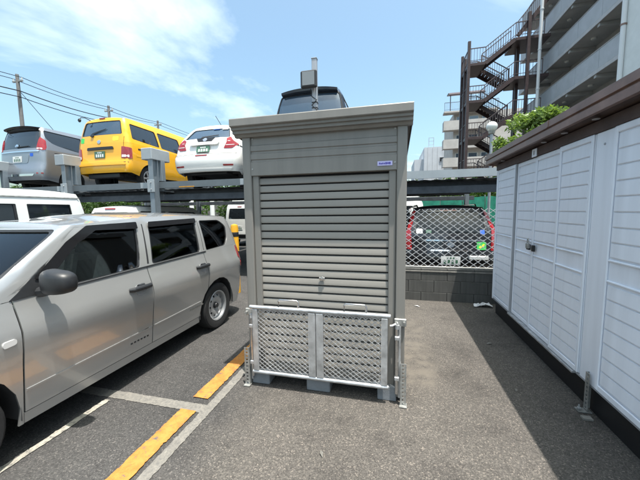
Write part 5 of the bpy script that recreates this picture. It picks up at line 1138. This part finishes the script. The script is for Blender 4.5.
# white car parked on the lower level, its roof showing above the wagon
vehicle(dict(name='compact_minivan', label='white car on the lower rack level below the yellow van', cat='car', loc=(-6.75, 5.72, 0.05), paint='paint_white',
    Wh=0.847, L=4.2, hw=[(z * 0.9, x) for z, x in HW_VAN], sill=0.28, belt=[(0, 1.02), (2.0, 0.98), (4.2, 0.82)], ztop=[(0, 1.56), (0.5, 1.60), (1.5, 1.61), (2.8, 1.58)],
    yr=[(0.3, 0.04), (0.45, 0.0), (0.7, 0.04), (1.1, 0.10), (1.4, 0.16), (1.62, 0.24)], yf=[(0.3, 4.15), (0.5, 4.2), (0.8, 4.1), (1.0, 3.8)], yfu=[(0.0, 3.5), (0.95, 3.48), (1.3, 3.0), (1.55, 2.6), (1.64, 2.45)], y1u=2.2, ya=3.15, yat=2.55, rr=0.15, rf=0.25, wr=0.30, wheels=(0.75, 3.4), bonnet=3.4, crown=0.05,
    rear_window=([(-0.62, 1.08), (0.62, 1.08), (0.55, 1.48), (-0.55, 1.48)], 0.05), side_windows=[([(0.35, 1.08), (1.3, 1.05), (1.26, 1.48), (0.42, 1.50)], 0.04), ([(1.38, 1.05), (2.9, 1.0), (2.45, 1.45), (1.34, 1.48)], 0.04)], windscreen=[(-0.66, 1.02), (0.66, 1.02), (0.54, 1.5), (-0.54, 1.5)],
    rear_parts=[('tail_lamp', rect(0.62, 0.80, 0.7, 1.05), 'lamp_red', 0.008, 0.02, {'both': True}), plate(-0.17, 0.16, 0.66, 0.82), ('brake_light', rect(-0.16, 0.16, 1.545, 1.575), 'lamp_red', 0.018, 0.03, {'up': True})]))

# ================================================================== trees, hedge, screen
def leaves(mb, c, rad, n, size, rnd, squash=0.8):
    vs = []; fs = []
    for i in range(n):
        while True:
            p = Vector((rnd.uniform(-1, 1), rnd.uniform(-1, 1), rnd.uniform(-1, 1)))
            if 0.25 < p.length < 1: break
        p = Vector(c) + Vector((p.x * rad, p.y * rad, p.z * rad * squash))
        d = Vector((rnd.gauss(0, 1), rnd.gauss(0, 1), rnd.gauss(0, 0.6))).normalized(); u = d.cross(Vector((rnd.gauss(0, 1), rnd.gauss(0, 1), rnd.gauss(0, 1)))).normalized()
        L_ = size * rnd.uniform(0.6, 1.25); wd = L_ * 0.22; n_ = d.cross(u)
        o = len(vs); vs += [p, p + d * L_ * 0.5 + u * wd + n_ * L_ * 0.06, p + d * L_, p + d * L_ * 0.5 - u * wd + n_ * L_ * 0.06]; fs.append((o, o + 1, o + 2, o + 3))
    mb.add(vs, fs)
def tree(name, label, base, h, crown_r, mt_, seed, leaf=0.16, clumps=26, per=170, low_=0.35, cat='tree', group=None):
    rnd = random.Random(seed); t = thing(name, label, cat, base, 0, group); bx, by, bz = base
    tr = MB(); top = Vector((bx + rnd.uniform(-0.2, 0.2), by + rnd.uniform(-0.2, 0.2), bz + h * 0.75))
    r0 = 0.035 * h * 0.5 + 0.02
    tr.tube([(bx, by, bz), (bx + rnd.uniform(-0.08, 0.08), by, bz + h * 0.25), Vector((bx, by, bz)).lerp(top, 0.7), top], [r0, r0 * 0.75, r0 * 0.45, r0 * 0.15], 9)
    cr = MB(); trunk = None
    for i in range(clumps):
        a = rnd.uniform(0, 2 * PI); rr_ = crown_r * math.sqrt(rnd.uniform(0.02, 1)); zz = bz + h * (low_ + (1 - low_) * rnd.random() ** 0.8)
        k = 1 - abs((zz - bz) / h - 0.62) * 0.9; c = Vector((bx + rr_ * k * math.cos(a), by + rr_ * k * math.sin(a), zz - 0.1 * h * 0.3))
        leaves(cr, c, crown_r * rnd.uniform(0.24, 0.40), per, leaf, rnd)
        if i % 3 == 0: tr.tube([Vector((bx, by, bz)).lerp(top, rnd.uniform(0.4, 0.85)), Vector((bx, by, bz + h * 0.45)).lerp(c, 0.6) + Vector((0, 0, 0.1)), c], [r0 * 0.35, r0 * 0.22, r0 * 0.08], 6)
    obj('trunk', tr, 'bark', t, world=True); obj('crown', cr, mt_, t, world=True, smooth=0)
    return t
# broad-leaved shrub rising behind the shed roof
tree('garden_tree', 'bright green leafy shrub rising behind the brown shed eave', (3.62, 9.1, 0), 3.95, 0.74, 'leaf_bright', 5, 0.13, 46, 210, 0.5)
tree('garden_tree', 'smaller green shrub left of the leafy shrub behind the shed', (3.5, 10.6, 0), 3.75, 0.6, 'leaf_bright', 9, 0.13, 26, 180, 0.5)
far_spots = [(-34, 20, 5.4), (-30.5, 19, 5.8), (-27, 20, 5.3), (-24, 18.5, 5.6), (-21.3, 19, 5.9), (-18.6, 18.4, 5.4), (-16, 19, 5.2), (-13.2, 18, 5.8), (-10.6, 19, 5.4), (-8.2, 18.2, 6.0), (-5.4, 19, 5.6), (-2.2, 18.5, 5.2), (0.8, 18, 5.0), (3.1, 17.2, 4.8), (5.2, 17.6, 4.6)]
desc = ['first from the left beyond the rack', 'second from the left beyond the rack', 'third from the left beyond the rack', 'fourth from the left beyond the rack', 'fifth from the left beyond the rack', 'sixth from the left beyond the rack', 'far behind the silver minivan end of the rack', 'behind the rack, second from its left end', 'behind the rack under the yellow van', 'behind the rack under the white hatchback', 'behind the small white van with the rack', 'behind the locker', 'behind the green screen, left of the black car', 'over the green screen above the black car', 'behind the green screen beside the shed']
for i, (x, y, h) in enumerate(far_spots):
    tree('broadleaf_tree', 'dark green tree ' + desc[i], (x, y, 0), h * 0.62, 1.9, ('leaf_dark', 'leaf_mid')[i % 2], 20 + i, 0.26, 24, 130, 0.12, group='trees behind the parking rack')
gs = thing('green_screen', 'green sheet screen fence behind the parking rack', 'fence', (3.2, 14.6, 0))
for k in range(7):
    x0 = 0.2 + k * 0.92; vs = []; n = 8
    for i in range(n + 1):
        x = x0 + 0.90 * i / n; yy = 14.6 + 0.03 * math.sin(i * 1.6 + k); vs += [(x, yy, 0.05), (x, yy, 2.02 + 0.02 * math.sin(i)), (x, yy + 0.012, 0.05), (x, yy + 0.012, 2.02 + 0.02 * math.sin(i))]
    b = MB(); fs = []
    for i in range(n): a, c = 4 * i, 4 * i + 4; fs += [(a, a + 1, c + 1, c)[::-1], (a + 2, c + 2, c + 3, a + 3)[::-1], (a + 1, a + 3, c + 3, c + 1)[::-1]]
    b.add(vs, fs); obj('sheet', b, 'green_net', gs)
    obj('post', MB().tube([(x0 - 0.01, 14.66, 0), (x0 - 0.01, 14.66, 2.1)], 0.024, 8), 'galv_old', gs)
bw_ = thing('boundary_wall', 'long low grey wall behind the trees beyond the parking rack', 'wall', (-14, 22, 0))
for k in range(14): obj('wall_panel', MB().box(-44 + k * 4.2, -39.82 + k * 4.2, 22, 22.15, 0, 2.6, 0.01), 'pole_concrete', bw_)
for x, lab in ((-10.2, 'left'), (-9.0, 'right')):
    tag(obj('marker_post', MB().lathe([(0, 0), (0.11, 0), (0.11, 2.3), (0.09, 2.36), (0, 2.38)], (x, 13.6, 0), 'z', 12), 'white_post'), lab + ' of two white posts far behind the rack', 'post', 'white posts behind the rack')

# ================================================================== globe lamp
t = thing('globe_lamp', 'white globe lamp on a thin post behind the shed eave', 'street lamp', (3.2, 11.62, 0))
obj('pole', MB().tube([(3.2, 11.62, 0), (3.2, 11.62, 4.08)], 0.045, 10), 'pole_grey', t)
obj('globe', MB().lathe([(0.0, -0.17), (0.075, -0.155), (0.14, -0.10), (0.172, -0.015), (0.165, 0.06), (0.125, 0.125), (0.065, 0.16), (0, 0.17)], (3.2, 11.62, 4.26), 'z', 22), 'lamp_globe', t)
obj('collar', MB().lathe([(0.05, -0.06), (0.09, -0.05), (0.11, 0.03), (0.09, 0.05)], (3.2, 11.62, 4.08), 'z', 14), 'galv_old', t)

# ================================================================== apartment block with outside galleries
FXB = 11.6; PIT = 2.9; Z0 = 0.7
apt = thing('apartment_block', 'grey apartment block with open galleries behind the shed', 'building', (14, 24, 0))
obj('rear_wall', MB().box(FXB + 1.55, FXB + 8, 12.0, 34.0, 0, 21.0), 'apt_wall', apt)
obj('end_wall', MB().box(FXB - 0.35, FXB + 1.549, 12.0, 19.5, 0, 21.0), 'apt_white', apt)
for k in range(7):
    z = Z0 + k * PIT
    sl = obj('gallery_slab', MB().box(FXB + 0.02, FXB + 1.545, 19.52, 33.98, z + 0.02, z + 0.22, 0.01), 'apt_soffit', apt)
    yy = 19.55; n = 6; wdt = (33.95 - 19.55) / n
    for i in range(n):
        obj('parapet_panel', MB().box(FXB - 0.03, FXB + 0.10, yy + i * wdt + 0.012, yy + (i + 1) * wdt - 0.012, z + 0.225, z + 1.30, 0.01), 'apt_panel', sl)
    obj('slab_edge', MB().box(FXB - 0.05, FXB + 0.015, 19.53, 33.97, z - 0.02, z + 0.215, 0.01), 'apt_slab', sl)
    obj('coping', MB().box(FXB - 0.055, FXB + 0.125, 19.53, 33.97, z + 1.303, z + 1.345, 0.008), 'apt_slab', sl)
    for i in range(4):
        yl = 21.0 + i * 3.1
        obj('ceiling_lamp', MB().lathe([(0.0, -0.09), (0.13, -0.085), (0.15, -0.03), (0.15, 0.02)], (FXB + 0.75, yl, z), 'z', 14), 'lamp_globe', sl)
        obj('cross_beam', MB().box(FXB + 0.03, FXB + 1.54, yl + 1.2, yl + 1.42, z - 0.20, z + 0.018, 0.008), 'apt_soffit', sl)
        obj('door', MB().box(FXB + 1.50, FXB + 1.548, yl - 0.6, yl + 0.3, z + 0.23, z + 2.2, 0.01), 'apt_door', sl)
def pipe(x, y, r, label, ring):
    t = thing('drain_pipe', label, 'pipe', (x, y, 0), group='drain pipes on the apartment block'); obj('tube', MB().tube([(x, y, 0), (x, y, 21)], r, 12), 'pipe_white', t)
    for k in range(7): obj('bracket', MB().tube([(x, y, 1.9 + k * PIT), (x, y, 1.98 + k * PIT)], r * 1.25, 12), 'brown_steel' if ring else 'pipe_white', t)
pipe(10.69, 27.6, 0.11, 'white drain pipe between the galleries and the outside stair', False)
pipe(FXB - 0.45, 19.35, 0.11, 'pale drain pipe at the near end of the galleries', True)

# ---------------------------------------------------------------- outside stair
st = thing('steel_stair', 'brown steel outside stair zigzagging up the end of the apartment block', 'staircase', (8.2, 28.5, 0))
SXL0, SXL1, SXR0, SXR1 = 5.75, 7.05, 9.15, 11.1; SYF, SYM, SYB = 28.0, 29.25, 30.5
ZL = [1.62 + k * 2.93 for k in range(5)]; ZR = [3.15 + k * 2.93 for k in range(5)]
for (x, y, zt) in ((5.80, SYF, 15.0), (5.80, SYB, 15.0), (10.05, SYF, 16.6), (10.05, SYB, 16.0), (5.80, SYM, 14.2), (9.75, SYM, 14.6)):
    obj('column', MB().box(x - 0.11, x + 0.11, y - 0.10, y + 0.10, 0, zt, 0.008), 'stair_brown', st)
def railing(pts, h=1.1):
    b = MB()
    for (p, q) in zip(pts[:-1], pts[1:]):
        p, q = Vector(p), Vector(q); b.bar(p + Vector((0, 0, h)), q + Vector((0, 0, h)), 0.06, 0.06); b.bar(p + Vector((0, 0, h * 0.16)), q + Vector((0, 0, h * 0.16)), 0.035, 0.035)
        n = max(2, int((q - p).length / 0.20))
        for i in range(n + 1):
            c = p.lerp(q, i / n); w_ = 0.05 if i in (0, n) else 0.024; b.bar(c, c + Vector((0, 0, h)), w_, w_, up=(0, 1, 0))
    return b
def flight(p0, p1, y0, y1, name='flight'):
    """stringers with treads between two landings"""
    b = MB(); (xa, za), (xb, zb) = p0, p1
    for y in (y0 + 0.05, y1 - 0.05): b.bar((xa, y, za - 0.12), (xb, y, zb - 0.12), 0.08, 0.30, up=(0, 0, 1))
    f = obj(name, b, 'stair_brown', st)
    n = 8
    me = MB().box(-0.15, 0.15, y0 + 0.095, y1 - 0.095, -0.03, 0.03).mesh('tread', 'stair_brown', 0)
    for i in range(n):
        o = bpy.data.objects.new('tread', me); COL.objects.link(o); o.parent = f; o.matrix_parent_inverse = wm(o.parent).inverted(); o.location = (xa + (xb - xa) * (i + 0.5) / n, 0, za + (zb - za) * (i + 0.5) / n)
    obj('railing', railing([(xa, y0 + 0.04, za), (xb, y0 + 0.04, zb)]), 'stair_rail', f); obj('railing', railing([(xa, y1 - 0.04, za), (xb, y1 - 0.04, zb)]), 'stair_rail', f)
for k, z in enumerate(ZL):
    l = obj('landing', MB().box(SXL0, SXL1, SYF, SYB, z - 0.24, z - 0.02, 0.005), 'stair_brown', st)
    obj('railing', railing([(SXL1, SYF + 0.03, z), (SXL0 + 0.03, SYF + 0.03, z), (SXL0 + 0.03, SYB - 0.03, z), (SXL1, SYB - 0.03, z)]), 'stair_rail', l)
    flight((SXL1, z), (SXR0, ZR[k]), SYF, SYM - 0.06)
    if k > 0: flight((SXR0, ZR[k - 1]), (SXL1, z), SYM + 0.06, SYB)
for k, z in enumerate(ZR):
    l = obj('landing', MB().box(SXR0, SXR1 + 0.45, SYF, SYB, z - 0.24, z - 0.02, 0.005), 'stair_brown', st)
    obj('railing', railing([(SXR0, SYF + 0.03, z), (SXR1, SYF + 0.03, z)]), 'stair_rail', l)
b = MB(); b.bar((9.3, SYF + 0.1, ZR[4] + 0.1), (11.3, SYF + 0.1, ZR[4] + 2.6), 0.08, 0.3); up_f = obj('flight', b, 'stair_brown', st)
obj('railing', railing([(9.3, SYF + 0.1, ZR[4] + 0.1), (11.3, SYF + 0.1, ZR[4] + 2.6)]), 'stair_rail', up_f)

# ---------------------------------------------------------------- cream wing with balconies behind the stair
wing = thing('balcony_block', 'cream apartment wing with stacked balconies behind the brown stair', 'building', (12, 54, 0))
obj('wall', MB().box(9.3, 24, 54.5, 64, 0, 17.0), 'apt_cream', wing)
for k in range(5):
    z = 2.7 + k * 2.9
    bal = obj('balcony', MB().box(7.72, 15.5, 53.13, 54.49, z - 0.2, z), 'apt_cream', wing, smooth=0)
    obj('parapet', MB().box(7.6, 15.5, 53.0, 53.12, z - 0.25, z + 1.2), 'apt_cream', bal, smooth=0)
    obj('parapet', MB().box(7.6, 7.715, 53.125, 54.49, z - 0.25, z + 1.2), 'apt_cream', bal, smooth=0)
    for i in range(3):
        wn = obj('window', MB().box(9.7 + i * 1.9, 11.1 + i * 1.9, 54.42, 54.495, z + 0.1, z + 2.1), 'apt_white', bal)
        obj('pane', MB().box(9.78 + i * 1.9, 11.02 + i * 1.9, 54.40, 54.419, z + 0.17, z + 2.03), 'blue_glass', wn)
cn = obj('roof_canopy', MB().extrude_x([(52.9, 19.5), (54.0, 20.1), (55.4, 20.2), (55.4, 20.05), (54.0, 19.9), (52.9, 19.3)], 8.3, 13.5), 'stair_brown', wing, smooth=0)
for x in (8.5, 10.0, 11.5): obj('canopy_post', MB().bar((x, 53.1, 17.0), (x, 53.1, 19.5), 0.12, 0.12, up=(0, 1, 0)), 'stair_brown', wing)
obj('terrace', MB().box(7.6, 15.5, 53.0, 54.49, 16.75, 16.99), 'apt_cream', wing, smooth=0)
obj('railing', railing([(7.65, 53.05, 17.0), (15.4, 53.05, 17.0)], 1.3), 'stair_rail', wing)

# ---------------------------------------------------------------- far white building
far = thing('office_block', 'far pale building with a rooftop frame left of the balcony block', 'building', (8, 74, 0))
obj('wall', MB().box(6.2, 20, 70, 84, 0, 14.8), 'apt_far', far)
obj('low_wing', MB().box(4.3, 6.19, 72, 84, 0, 12.6), 'apt_far', far)
for k in range(5): obj('wall_joint', MB().box(6.9 + k * 1.0, 6.95 + k * 1.0, 69.96, 69.998, 0, 14.7), 'apt_slab', far)
for z in (12.6, 9.4): 
    wn = obj('window', MB().box(9.3, 10.3, 69.9, 69.995, z - 1.0, z), 'apt_slab', far); obj('pane', MB().box(9.4, 10.2, 69.87, 69.899, z - 0.9, z - 0.1), 'dark_glass', wn)
fr_ = MB()
for x in (7.2, 8.2): fr_.box(x - 0.05, x + 0.05, 71, 71.1, 14.8, 17.0)
for z in (15.4, 16.2, 16.9): fr_.box(7.15, 8.25, 71.02, 71.08, z, z + 0.08)
obj('roof_frame', fr_, 'pole_grey', far)

# ================================================================== utility poles and wires
poles = [(-25, 15.86, 11.0, 'nearest utility pole at the left edge'), (-25.2, 22.8, 11.2, 'second utility pole above the yellow van'), (-25.4, 28.9, 11.6, 'farthest utility pole right of the yellow van')]
for x, y, h, lab in poles:
    t = thing('utility_pole', 'grey concrete ' + lab, 'utility pole', (x, y, 0), group='utility poles')
    obj('pole', MB().tube([(x, y, 0), (x, y, h)], [0.16, 0.10], 12), 'pole_concrete', t)
    obj('cross_arm', MB().box(x - 0.45, x + 0.45, y - 0.05, y + 0.05, h - 0.5, h - 0.4), 'galv_old', t)
    for dx_ in (-0.4, 0.4): obj('insulator', MB().lathe([(0, 0), (0.05, 0.02), (0.03, 0.07), (0.05, 0.1), (0, 0.16)], (x + dx_, y, h - 0.4), 'z', 8), 'lamp_globe', t)
wire_n = 0
def wire(label, dx_, dz, r=0.022):
    pts = []
    P3 = [(-25, 2.0, 10.9)] + [p[:3] for p in poles] + [(-26.0, 60, 12.6)]
    for (a, c) in zip(P3[:-1], P3[1:]):
        for i in range(10):
            s = i / 10; sag = -0.35 * (1 - (2 * s - 1) ** 2) * min(1, (c[1] - a[1]) / 14)
            pts.append((a[0] + (c[0] - a[0]) * s + dx_, a[1] + (c[1] - a[1]) * s, a[2] + (c[2] - a[2]) * s + dz + sag))
    tag(obj('overhead_wire', MB().tube(pts, r, 5), 'wire'), label, 'wire', 'overhead wires between the utility poles')
wire('topmost overhead wire between the utility poles', -0.4, -0.24); wire('second overhead wire, just below the topmost', 0.4, -0.24)
wire('third and thickest overhead wire along the utility poles', 0.15, -1.1, 0.035); wire('lowest overhead wire along the utility poles', 0.15, -1.5, 0.028)
tag(obj('guy_wire', MB().tube([(-25, 15.86, 10.0), (-24.2, 20.5, 4.0)], 0.018, 5), 'wire'), 'slanting guy wire running down from the nearest utility pole', 'wire')
